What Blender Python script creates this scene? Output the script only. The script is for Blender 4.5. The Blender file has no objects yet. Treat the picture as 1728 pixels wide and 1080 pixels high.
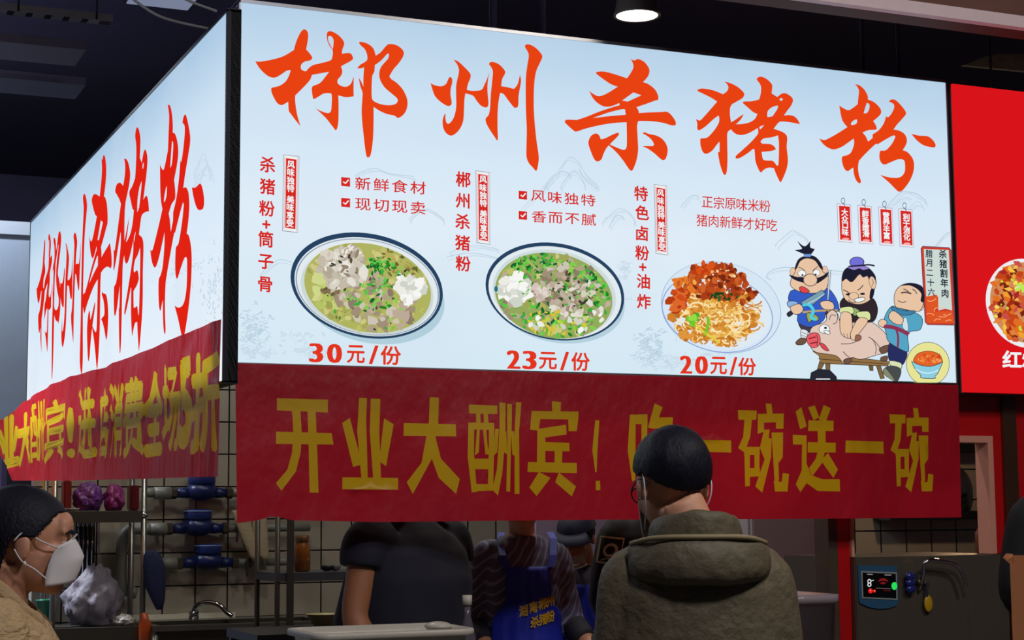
import bpy, bmesh, math, random
from mathutils import Vector, Matrix, Euler, noise
from mathutils.geometry import tessellate_polygon, delaunay_2d_cdt
sc = bpy.context.scene
COL = sc.collection

# ------------------------------------------------------------------ camera
FPX, YAW, PITCH, ROLL = 2885.03, 0.41317, 0.11084, -0.00727
CAM = Vector((-1.48203, -5.75934, 1.5))
_fw = Vector((math.sin(YAW)*math.cos(PITCH), math.cos(YAW)*math.cos(PITCH), math.sin(PITCH)))
_r = Vector((math.cos(YAW), -math.sin(YAW), 0)); _u = _r.cross(_fw)
RT = _r*math.cos(ROLL) + _u*math.sin(ROLL); UP = -_r*math.sin(ROLL) + _u*math.cos(ROLL)
cd = bpy.data.cameras.new('camera'); cam = bpy.data.objects.new('camera', cd); COL.objects.link(cam)
cd.sensor_width = 36; cd.lens = FPX/1728*36; cd.clip_start = 0.05; cd.clip_end = 100
mw = Matrix((( RT.x, UP.x, -_fw.x, CAM.x), (RT.y, UP.y, -_fw.y, CAM.y), (RT.z, UP.z, -_fw.z, CAM.z), (0,0,0,1)))
cam.matrix_world = mw
sc.camera = cam
# ------------------------------------------------------------------ world, lamps, exposure
sc.view_settings.view_transform = 'Standard'; sc.view_settings.look = 'None'
sc.view_settings.exposure = 0.0; sc.view_settings.gamma = 1.0; sc.view_settings.use_curve_mapping = False
w = bpy.data.worlds.new('world'); sc.world = w; w.use_nodes = True
w.node_tree.nodes['Background'].inputs[0].default_value = (0.35, 0.38, 0.55, 1)
w.node_tree.nodes['Background'].inputs[1].default_value = 0.045
def lamp(name, kind, loc, energy, col, size=0.2, aim=None, **k):
    l = bpy.data.lights.new(name, kind); l.energy = energy; l.color = col
    if kind == 'AREA': l.shape = 'DISK'; l.size = size
    elif kind == 'POINT': l.shadow_soft_size = size
    elif kind == 'SPOT': l.shadow_soft_size = size; l.spot_size = k.get('cone', 2.2); l.spot_blend = 0.6
    o = bpy.data.objects.new(name, l); COL.objects.link(o); o.location = loc
    if aim is not None: o.rotation_euler = (Vector(aim)-Vector(loc)).to_track_quat('-Z', 'Y').to_euler()
    return o
LAMPS = [   # the stall's own ceiling lamps and unseen fill lamps added over the aisle
    ('stall_lamp', 'AREA', (0.9, 2.6, 3.66), 12, (1.0, .93, .82), .2, (0.9, 2.6, 0)),
    ('stall_lamp', 'AREA', (2.2, 2.2, 3.66), 12, (1.0, .90, .78), .2, (2.2, 2.2, 0)),
    ('stall_lamp', 'AREA', (0.35, 3.6, 3.66), 10, (1.0, .95, .85), .2, (0.35, 3.6, 0)),
    ('stove_lamp', 'POINT', (2.05, 0.22, 1.62), .5, (1.0, .36, .10), .03, None),
    ('stove_lamp', 'POINT', (5.0, 2.3, 2.3), 14, (1.0, .62, .35), .05, None),
    ('fill_lamp', 'AREA', (0.2, -5.0, 4.6), 85, (.95, .92, 1.0), .6, (0.6, -3.4, 0)),  # added front fill, unseen above the camera side
    ('fill_lamp', 'AREA', (2.8, -4.0, 4.6), 62, (1.0, .90, .78), .6, (2.6, -2.6, 0)),
    ('fill_lamp', 'AREA', (-3.2, 0.0, 4.6), 18, (.9, .94, 1.0), .6, (-2.4, 0.5, 0)),
    ('fill_lamp', 'AREA', (-2.2, 5.0, 4.6), 520, (.85, .92, 1.0), .6, (-2.0, 6.2, 0)),  # added unseen to brighten the pale wall at far left
]
for a in LAMPS: lamp(*a)

# ------------------------------------------------------------------ projection helpers (photo pixel -> a plane of the place)
def ray(px, py): return (_fw + RT*((px-864)/FPX) - UP*((py-540)/FPX))
def onY(px, py, Y): d = ray(px, py); return CAM + d*((Y-CAM.y)/d.y)
def onX(px, py, X): d = ray(px, py); return CAM + d*((X-CAM.x)/d.x)
def onZ(px, py, Z): d = ray(px, py); return CAM + d*((Z-CAM.z)/d.z)
def atD(px, py, D): return CAM + ray(px, py)*D
def horiz(px): return YAW+math.atan((px-864)/FPX)
def ground(px, D): p = atD(px, 840, D); return Vector((p.x, p.y, 0))

# ------------------------------------------------------------------ materials
def lin(c): return tuple(((v/255)/12.92 if v/255 <= .04045 else ((v/255+.055)/1.055)**2.4) for v in c) + (1.0,)
_mats = {}
def new_mat(name):
    m = bpy.data.materials.new(name); m.use_nodes = True; nt = m.node_tree; nt.nodes.clear()
    out = nt.nodes.new('ShaderNodeOutputMaterial'); return m, nt, out
def M(name, rgb, rough=.6, metal=0.0, var=.12, scale=18, bump=0.0, bscale=60, transm=0.0, alpha=1.0, sheen=0, coord='Object', stretch=(1,1,1), spec=.5):
    if name in _mats: return _mats[name]
    m, nt, out = new_mat(name); N = nt.nodes.new; L = nt.links.new
    b = N('ShaderNodeBsdfPrincipled'); L(b.outputs[0], out.inputs[0])
    b.inputs['Roughness'].default_value = rough; b.inputs['Metallic'].default_value = metal
    b.inputs['Transmission Weight'].default_value = transm; b.inputs['Alpha'].default_value = alpha
    b.inputs['Specular IOR Level'].default_value = spec
    if sheen: b.inputs['Sheen Weight'].default_value = sheen
    tc = N('ShaderNodeTexCoord'); mp = N('ShaderNodeMapping'); mp.inputs['Scale'].default_value = stretch
    L(tc.outputs[coord], mp.inputs[0])
    nz = N('ShaderNodeTexNoise'); nz.inputs['Scale'].default_value = scale; nz.inputs['Detail'].default_value = 5
    L(mp.outputs[0], nz.inputs['Vector'])
    c = lin(rgb); mx = N('ShaderNodeMix'); mx.data_type = 'RGBA'
    mx.inputs['A'].default_value = tuple(v*(1-var) for v in c[:3])+(1,); mx.inputs['B'].default_value = tuple(min(1, v*(1+var)) for v in c[:3])+(1,)
    L(nz.outputs['Fac'], mx.inputs['Factor']); L(mx.outputs['Result'], b.inputs['Base Color'])
    if bump:
        n2 = N('ShaderNodeTexNoise'); n2.inputs['Scale'].default_value = bscale; n2.inputs['Detail'].default_value = 4
        L(mp.outputs[0], n2.inputs['Vector'])
        bp = N('ShaderNodeBump'); bp.inputs['Strength'].default_value = bump; bp.inputs['Distance'].default_value = .02
        L(n2.outputs['Fac'], bp.inputs['Height']); L(bp.outputs[0], b.inputs['Normal'])
    _mats[name] = m; return m
def E(rgb, strength=1.0):
    name = 'print_%d_%d_%d' % tuple(rgb) + ('' if strength == 1 else '_%d' % int(strength*100))
    if name in _mats: return _mats[name]
    m, nt, out = new_mat(name); e = nt.nodes.new('ShaderNodeEmission')
    e.inputs[0].default_value = lin(rgb); e.inputs[1].default_value = strength
    nt.links.new(e.outputs[0], out.inputs[0]); _mats[name] = m; return m
def cloth_banner(name, rgb, rough=.35, trans=.5, bump=.25, bs=(6, 6, 2)):
    m, nt, out = new_mat(name); N = nt.nodes.new; L = nt.links.new
    p = N('ShaderNodeBsdfPrincipled'); p.inputs['Base Color'].default_value = lin(rgb); p.inputs['Roughness'].default_value = rough
    t = N('ShaderNodeBsdfTranslucent'); t.inputs[0].default_value = lin(rgb)
    mx = N('ShaderNodeMixShader'); mx.inputs[0].default_value = trans
    tc = N('ShaderNodeTexCoord'); mp = N('ShaderNodeMapping'); mp.inputs['Scale'].default_value = bs; L(tc.outputs['Object'], mp.inputs[0])
    n2 = N('ShaderNodeTexNoise'); n2.inputs['Scale'].default_value = 2.0; n2.inputs['Detail'].default_value = 3; L(mp.outputs[0], n2.inputs['Vector'])
    bp = N('ShaderNodeBump'); bp.inputs['Strength'].default_value = bump; bp.inputs['Distance'].default_value = .03
    L(n2.outputs['Fac'], bp.inputs['Height']); L(bp.outputs[0], p.inputs['Normal'])
    L(p.outputs[0], mx.inputs[1]); L(t.outputs[0], mx.inputs[2]); L(mx.outputs[0], out.inputs[0]); return m

# ------------------------------------------------------------------ scene graph helpers
def thing(name, label, cat, loc=(0,0,0), rz=0, group=None):
    o = bpy.data.objects.new(name, None); COL.objects.link(o); o.empty_display_size = .1
    o.location = loc; o.rotation_euler = (0, 0, rz); o['label'] = label; o['category'] = cat
    if group: o['group'] = group
    return o
def tag(o, label=None, cat=None, group=None, kind=None):
    for k, v in (('label', label), ('category', cat), ('group', group), ('kind', kind)):
        if v: o[k] = v
    return o
def copy_tree(o, parent=None):
    c = o.copy(); COL.objects.link(c)
    if parent: c.parent = parent
    for ch in list(o.children): copy_tree(ch, c)
    return c
def root_of(p):
    while p.parent: p = p.parent
    return p
def link_mesh(name, me, mats, parent=None, smooth=False, world=False, label=None):
    """me in root-local coordinates (or world coordinates when world=True)"""
    o = bpy.data.objects.new(name, me); COL.objects.link(o)
    if parent:
        rt = root_of(parent); o.parent = parent
        if world:
            inv = (Matrix.Translation(rt.location) @ rt.rotation_euler.to_matrix().to_4x4()).inverted()
            me.transform(inv)
    idx = [p.material_index for p in me.polygons]; me.materials.clear()
    for m in (mats if isinstance(mats, (list, tuple)) else [mats]): me.materials.append(m)
    me.polygons.foreach_set('material_index', idx)
    if smooth is not None:
        for f in me.polygons: f.use_smooth = bool(smooth)
    if label: o['label'] = label
    return o
class MB:
    def __init__(s): s.bm = bmesh.new()
    def _n(s, r, mi):
        for v in r: 
            for f in v.link_faces: f.material_index = mi
    def box(s, c, d, rot=None, bev=0, mi=0):
        r = bmesh.ops.create_cube(s.bm, size=1)['verts']
        mt = Matrix.Translation(c) @ (rot.to_4x4() if rot else Matrix.Identity(4)) @ Matrix.Diagonal((d[0], d[1], d[2], 1))
        bmesh.ops.transform(s.bm, matrix=mt, verts=r); s._n(r, mi)
        if bev:
            es = list({e for v in r for e in v.link_edges})
            bmesh.ops.bevel(s.bm, geom=es, offset=bev, segments=2, affect='EDGES', material=mi)
        return s
    def bx(s, a, b, bev=0, mi=0):
        a = Vector(a); b = Vector(b); return s.box((a+b)/2, [abs(b[i]-a[i]) for i in range(3)], None, bev, mi)
    def cyl(s, a, b, r, r2=None, n=20, mi=0):
        a = Vector(a); b = Vector(b); d = b-a
        q = bmesh.ops.create_cone(s.bm, cap_ends=True, segments=n, radius1=r, radius2=r if r2 is None else r2, depth=d.length)['verts']
        mt = Matrix.Translation((a+b)/2) @ d.to_track_quat('Z', 'Y').to_matrix().to_4x4()
        bmesh.ops.transform(s.bm, matrix=mt, verts=q); s._n(q, mi); return s
    def ell(s, c, r, rot=None, n=20, mi=0):
        q = bmesh.ops.create_uvsphere(s.bm, u_segments=n, v_segments=max(8, n*2//3), radius=1)['verts']
        mt = Matrix.Translation(c) @ (rot.to_4x4() if rot else Matrix.Identity(4)) @ Matrix.Diagonal((r[0], r[1], r[2], 1))
        bmesh.ops.transform(s.bm, matrix=mt, verts=q); s._n(q, mi); return s
    def rings(s, rings, cap=True, mi=0, closed=True):
        vs = [[s.bm.verts.new(p) for p in rg] for rg in rings]; n = len(vs[0])
        for i in range(len(vs)-1):
            for j in range(n if closed else n-1):
                f = s.bm.faces.new((vs[i][j], vs[i][(j+1) % n], vs[i+1][(j+1) % n], vs[i+1][j])); f.material_index = mi
        if cap and closed:
            for rg in (vs[0][::-1], vs[-1]):
                f = s.bm.faces.new(rg); f.material_index = mi
        return s
    def tube(s, pts, rad, n=14, mi=0, flat=1.0, sub=4):
        """pts [(x,y,z)], rad number or list; smooth path"""
        P = [Vector(p) for p in pts]; R = rad if isinstance(rad, (list, tuple)) else [rad]*len(P)
        Q = []; S = []
        for i in range(len(P)-1):
            p0 = P[max(0, i-1)]; p1 = P[i]; p2 = P[i+1]; p3 = P[min(len(P)-1, i+2)]
            for k in range(sub):
                t = k/sub; Q.append(.5*((2*p1)+(p2-p0)*t+(2*p0-5*p1+4*p2-p3)*t*t+(3*p1-p0-3*p2+p3)*t**3)); S.append(R[i]*(1-t)+R[i+1]*t)
        Q.append(P[-1]); S.append(R[-1])
        T = (Q[1]-Q[0]).normalized(); nx = T.orthogonal().normalized(); rg = []
        for i, q in enumerate(Q):
            t = (Q[min(i+1, len(Q)-1)]-Q[max(i-1, 0)]).normalized()
            nx = (nx - t*nx.dot(t)).normalized(); ny = t.cross(nx)
            rg.append([q + nx*(math.cos(2*math.pi*j/n)*S[i]) + ny*(math.sin(2*math.pi*j/n)*S[i]*flat) for j in range(n)])
        return s.rings(rg, mi=mi)
    def lathe(s, c, prof, n=32, mi=0, sx=1, sy=1):
        rg = [[Vector((c[0]+r*sx*math.cos(2*math.pi*j/n), c[1]+r*sy*math.sin(2*math.pi*j/n), c[2]+z)) for j in range(n)] for r, z in prof]
        return s.rings(rg, mi=mi)
    def loft(s, secs, n=28, mi=0, sq=2.4):
        """secs [(z, cx, cy, rx, ry)] horizontal super-ellipses"""
        def pt(k, cx, cy, z, rx, ry):
            a = 2*math.pi*k/n; c, d = math.cos(a), math.sin(a)
            return Vector((cx+rx*math.copysign(abs(c)**(2/sq), c), cy+ry*math.copysign(abs(d)**(2/sq), d), z))
        return s.rings([[pt(k, cx, cy, z, rx, ry) for k in range(n)] for z, cx, cy, rx, ry in secs], mi=mi)
    def prism(s, poly, vec, mi=0):
        """poly list of 3D points (planar), extruded by vec"""
        P = [Vector(p) for p in poly]; v = Vector(vec)
        a = [s.bm.verts.new(p) for p in P]; b = [s.bm.verts.new(p+v) for p in P]; n = len(P)
        for f in (s.bm.faces.new(a[::-1]), s.bm.faces.new(b)): f.material_index = mi
        for i in range(n): s.bm.faces.new((a[i], a[(i+1) % n], b[(i+1) % n], b[i])).material_index = mi
        return s
    def mesh(s, name='m', fix=True):
        if fix: bmesh.ops.recalc_face_normals(s.bm, faces=s.bm.faces)
        me = bpy.data.meshes.new(name); s.bm.to_mesh(me); s.bm.free(); return me
    def build(s, name, mats, parent=None, smooth=False, world=False, label=None):
        return link_mesh(name, s.mesh(name), mats, parent, smooth, world, label)
def autosmooth(o, ang=35):
    me = o.data; me.shade_smooth() if hasattr(me, 'shade_smooth') else None
    try: me.set_sharp_from_angle(angle=math.radians(ang))
    except Exception: pass
    return o
def remesh(mb, voxel=.008, smooth=4, fac=.5):
    me = mb.mesh('tmp'); o = bpy.data.objects.new('tmp', me); COL.objects.link(o)
    r = o.modifiers.new('r', 'REMESH'); r.mode = 'VOXEL'; r.voxel_size = voxel
    if smooth:
        q = o.modifiers.new('s', 'SMOOTH'); q.iterations = smooth; q.factor = fac
    dg = bpy.context.evaluated_depsgraph_get(); res = bpy.data.meshes.new_from_object(o.evaluated_get(dg))
    bpy.data.objects.remove(o); bpy.data.meshes.remove(me); return res
def wrinkle(me, amp, scale, stretch=(1,1,1), seed=0, where=None):
    for v in me.vertices:
        p = Vector((v.co.x*stretch[0], v.co.y*stretch[1], v.co.z*stretch[2]))*scale + Vector((seed*7.3, seed*3.1, seed*1.7))
        a = amp if where is None else amp*where(v.co)
        if a: v.co += v.normal*(noise.noise(p)*.7+noise.noise(p*2.1)*.4)*a
    me.update()
def paint(me, fn):
    for f in me.polygons: f.material_index = fn(f.center)

# ------------------------------------------------------------------ flat printed artwork
_gl = {}
def glyph_mesh(ch):
    if ch in _gl: return _gl[ch]
    c = bpy.data.curves.new('t', 'FONT'); c.body = ch; c.size = 1; c.resolution_u = 3
    o = bpy.data.objects.new('t', c); COL.objects.link(o)
    dg = bpy.context.evaluated_depsgraph_get(); me = bpy.data.meshes.new_from_object(o.evaluated_get(dg))
    V = [(v.co.x, v.co.y) for v in me.vertices]; F = [tuple(p.vertices) for p in me.polygons]
    xs = [v[0] for v in V] or [0]; ys = [v[1] for v in V] or [0]; cx = (min(xs)+max(xs))/2; cy = (min(ys)+max(ys))/2
    _gl[ch] = ([(x-cx, y-cy) for x, y in V], F, max(xs)-min(xs), max(ys)-min(ys))
    bpy.data.objects.remove(o); bpy.data.curves.remove(c); bpy.data.meshes.remove(me); return _gl[ch]
def smooth_poly(pts, k=5):
    """Catmull-Rom through (x,y) points; a third element marks a sharp corner"""
    n = len(pts); out = []
    P = [Vector((p[0], p[1])) for p in pts]; C = [len(p) > 2 for p in pts]
    for i in range(n):
        p1, p2 = P[i], P[(i+1) % n]
        p0 = P[i-1] if not C[i] else p1; p3 = P[(i+2) % n] if not C[(i+1) % n] else p2
        for j in range(k):
            t = j/k; q = .5*((2*p1)+(p2-p0)*t+(2*p0-5*p1+4*p2-p3)*t*t+(3*p1-p0-3*p2+p3)*t**3); out.append((q.x, q.y))
    return out
BOLD = [(0,0),(1,0),(-1,0),(0,1),(0,-1),(.7,.7),(-.7,.7),(.7,-.7),(-.7,-.7)]
class Canvas:
    """collects flat shapes given in photo pixels of one plane; fn(px,py,layer) -> world point on that plane"""
    def __init__(s, fn): s.fn = fn; s.v = []; s.f = []; s.mi = []; s.mats = []
    def m(s, mat):
        if mat not in s.mats: s.mats.append(mat)
        return s.mats.index(mat)
    def poly(s, pts, mat, layer=1, holes=(), sm=0):
        if sm: pts = smooth_poly(pts, sm); holes = [smooth_poly(h, sm) for h in holes]
        loops = [[Vector((p[0], p[1], 0)) for p in l] for l in [pts, *holes]]
        tr = tessellate_polygon(loops); b = len(s.v)
        for l in loops: s.v += [s.fn(p.x, p.y, layer) for p in l]
        i = s.m(mat)
        for t in tr: s.f.append((b+t[0], b+t[1], b+t[2])); s.mi.append(i)
    def ribbon(s, pts, w, mat, layer=1, closed=False, sm=0):
        if sm:
            if closed: pts = smooth_poly(pts, sm)
            else:
                q = smooth_poly(list(pts[:1])+list(pts[1:-1])+list(pts[-1:]), sm); pts = q[:(len(pts)-1)*sm+1]
        P = [Vector((p[0], p[1])) for p in pts]; n = len(P); b = len(s.v); i = s.m(mat)
        for k in range(n):
            a = P[k-1] if (k or closed) else P[k]; c = P[(k+1) % n] if (k < n-1 or closed) else P[k]
            t = (c-a); t = t.normalized() if t.length > 1e-9 else Vector((1, 0)); nn = Vector((-t.y, t.x))*w/2
            for q in (P[k]+nn, P[k]-nn): s.v.append(s.fn(q.x, q.y, layer))
        for k in range(n if closed else n-1):
            a, c = b+2*k, b+2*((k+1) % n); s.f.append((a, a+1, c+1, c)); s.mi.append(i)
    def ell(s, cx, cy, rx, ry, mat, layer=1, shear=0, inner=None, n=64, a0=0, rot=0):
        pt = lambda t, f=1: (cx+f*(rx*math.cos(t)*math.cos(rot)-ry*math.sin(t)*math.sin(rot)), cy+f*(ry*math.sin(t)*math.cos(rot)+rx*math.cos(t)*(math.sin(rot)+shear)))
        o = [pt(2*math.pi*k/n) for k in range(n)]
        if inner is None: s.poly(o, mat, layer)
        else:
            b = len(s.v); i = s.m(mat); q = [pt(2*math.pi*k/n, inner) for k in range(n)]
            for k in range(n): s.v += [s.fn(o[k][0], o[k][1], layer), s.fn(q[k][0], q[k][1], layer)]
            for k in range(n): a, c = b+2*k, b+2*((k+1) % n); s.f.append((a, a+1, c+1, c)); s.mi.append(i)
    def quad(s, a, b, c, d, mat, layer=1): s.poly([a, b, c, d], mat, layer)
    def glyph(s, ch, cx, cy, w, h, mat, layer=1, bold=0, slope=0, fit=False, lean=0, taps=BOLD):
        V, F, gw, gh = glyph_mesh(ch); i = s.m(mat)
        if fit: w /= max(gw, .05); h /= max(gh, .05)
        for dx, dy in (taps if bold else [(0, 0)]):
            b = len(s.v)
            for x, y in V:
                X = (x+dx*bold)*w + lean*y*h; Y = -(y+dy*bold)*h; s.v.append(s.fn(cx+X, cy+Y+X*slope, layer))
            for f in F: s.f.append(tuple(b+k for k in f)); s.mi.append(i)
    def row(s, txt, x0, y0, x1, y1, w, h, mat, layer=1, bold=0, slope=None, lean=0):
        n = len(txt)
        if slope is None: slope = (y1-y0)/(x1-x0) if abs(x1-x0) > abs(y1-y0) else .1
        for k, ch in enumerate(txt):
            t = k/max(1, n-1)
            if ch != ' ': s.glyph(ch, x0+(x1-x0)*t, y0+(y1-y0)*t, w, h, mat, layer, bold, slope, lean=lean)
    def build(s, name, parent=None, label=None, post=None, thick=None):
        me = bpy.data.meshes.new(name); me.from_pydata([tuple(v) for v in s.v], [], s.f); me.update()
        for p, i in zip(me.polygons, s.mi): p.material_index = i
        if post: post(me)
        return link_mesh(name, me, s.mats, parent, None, True, label)
def TZ(ox, oy, sc_): return lambda pts: [((p[0]/sc_+ox, p[1]/sc_+oy) + tuple(p[2:])) for p in pts]
# ================================================================== THE MAIN LIGHT BOX
W, H, ZB = 3.0630, 1.286, 2.01033
XL, YL0, LL, HLT = -0.05, -0.046, 4.7625, 1.2354
ZBL = ZB-.07
RED = E((232, 66, 18)); RED2 = E((214, 40, 34)); RED3 = E((226, 52, 30)); WHITE = E((240, 244, 246)); INK = E((200, 217, 231)); INK2 = E((184, 207, 222))
BLK = E((24, 26, 40)); GREYL = E((120, 130, 145)); RIMB = E((38, 66, 96))
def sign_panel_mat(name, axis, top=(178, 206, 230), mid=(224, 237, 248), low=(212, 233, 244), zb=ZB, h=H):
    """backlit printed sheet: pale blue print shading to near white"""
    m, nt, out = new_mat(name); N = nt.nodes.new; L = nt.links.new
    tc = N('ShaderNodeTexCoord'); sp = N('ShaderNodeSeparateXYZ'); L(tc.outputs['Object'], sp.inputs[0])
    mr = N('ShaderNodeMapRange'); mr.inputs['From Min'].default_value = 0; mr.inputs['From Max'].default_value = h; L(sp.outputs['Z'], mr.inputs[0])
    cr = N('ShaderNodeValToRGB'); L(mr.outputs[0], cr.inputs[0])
    e = cr.color_ramp.elements; e[0].position = 0; e[0].color = lin(low); e[1].position = 1; e[1].color = lin(top)  # ramp paints the uneven backlight into the emission
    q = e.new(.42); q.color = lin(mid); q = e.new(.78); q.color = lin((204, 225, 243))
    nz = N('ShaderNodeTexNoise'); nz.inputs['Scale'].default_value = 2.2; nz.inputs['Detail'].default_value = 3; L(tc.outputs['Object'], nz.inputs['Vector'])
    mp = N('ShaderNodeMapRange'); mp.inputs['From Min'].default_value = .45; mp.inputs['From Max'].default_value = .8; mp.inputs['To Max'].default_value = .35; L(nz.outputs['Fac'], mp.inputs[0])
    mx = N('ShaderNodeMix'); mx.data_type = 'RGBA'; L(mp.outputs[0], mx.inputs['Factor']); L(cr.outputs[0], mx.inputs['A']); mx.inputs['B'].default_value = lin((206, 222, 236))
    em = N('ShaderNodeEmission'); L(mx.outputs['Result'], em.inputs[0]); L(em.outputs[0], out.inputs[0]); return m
ALU = M('aluminium', (150, 152, 158), .35, 1.0); DARKM = M('dark_steel', (28, 28, 38), .5, .6); HOUS = M('sign_housing', (60, 60, 66), .6)

sign = thing('light_box_sign', 'large white backlit menu sign over the stall front with five red brush characters', 'sign', (0, 0, ZB))
MB().bx((0.004, 0.012, ZB), (W-.002, .20, ZB+H)).build('housing', HOUS, sign, world=True)
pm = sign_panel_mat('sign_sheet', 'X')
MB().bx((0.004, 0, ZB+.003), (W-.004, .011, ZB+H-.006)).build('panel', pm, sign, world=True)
fr = MB()
for a, b in (((.0, -.004, ZB+H-.008), (W, .2, ZB+H+.004)), ((0, -.004, ZB-.004), (W, .2, ZB+.003)), ((0, -.004, ZB), (.006, .2, ZB+H)), ((W-.006, -.004, ZB), (W, .2, ZB+H))): fr.bx(a, b)
fr.build('frame', ALU, sign, world=True)
def main(px, py, layer=1): p = onY(px, py, 0); p.y -= .0012+.0007*layer; return p
def C(): return Canvas(main)

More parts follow.
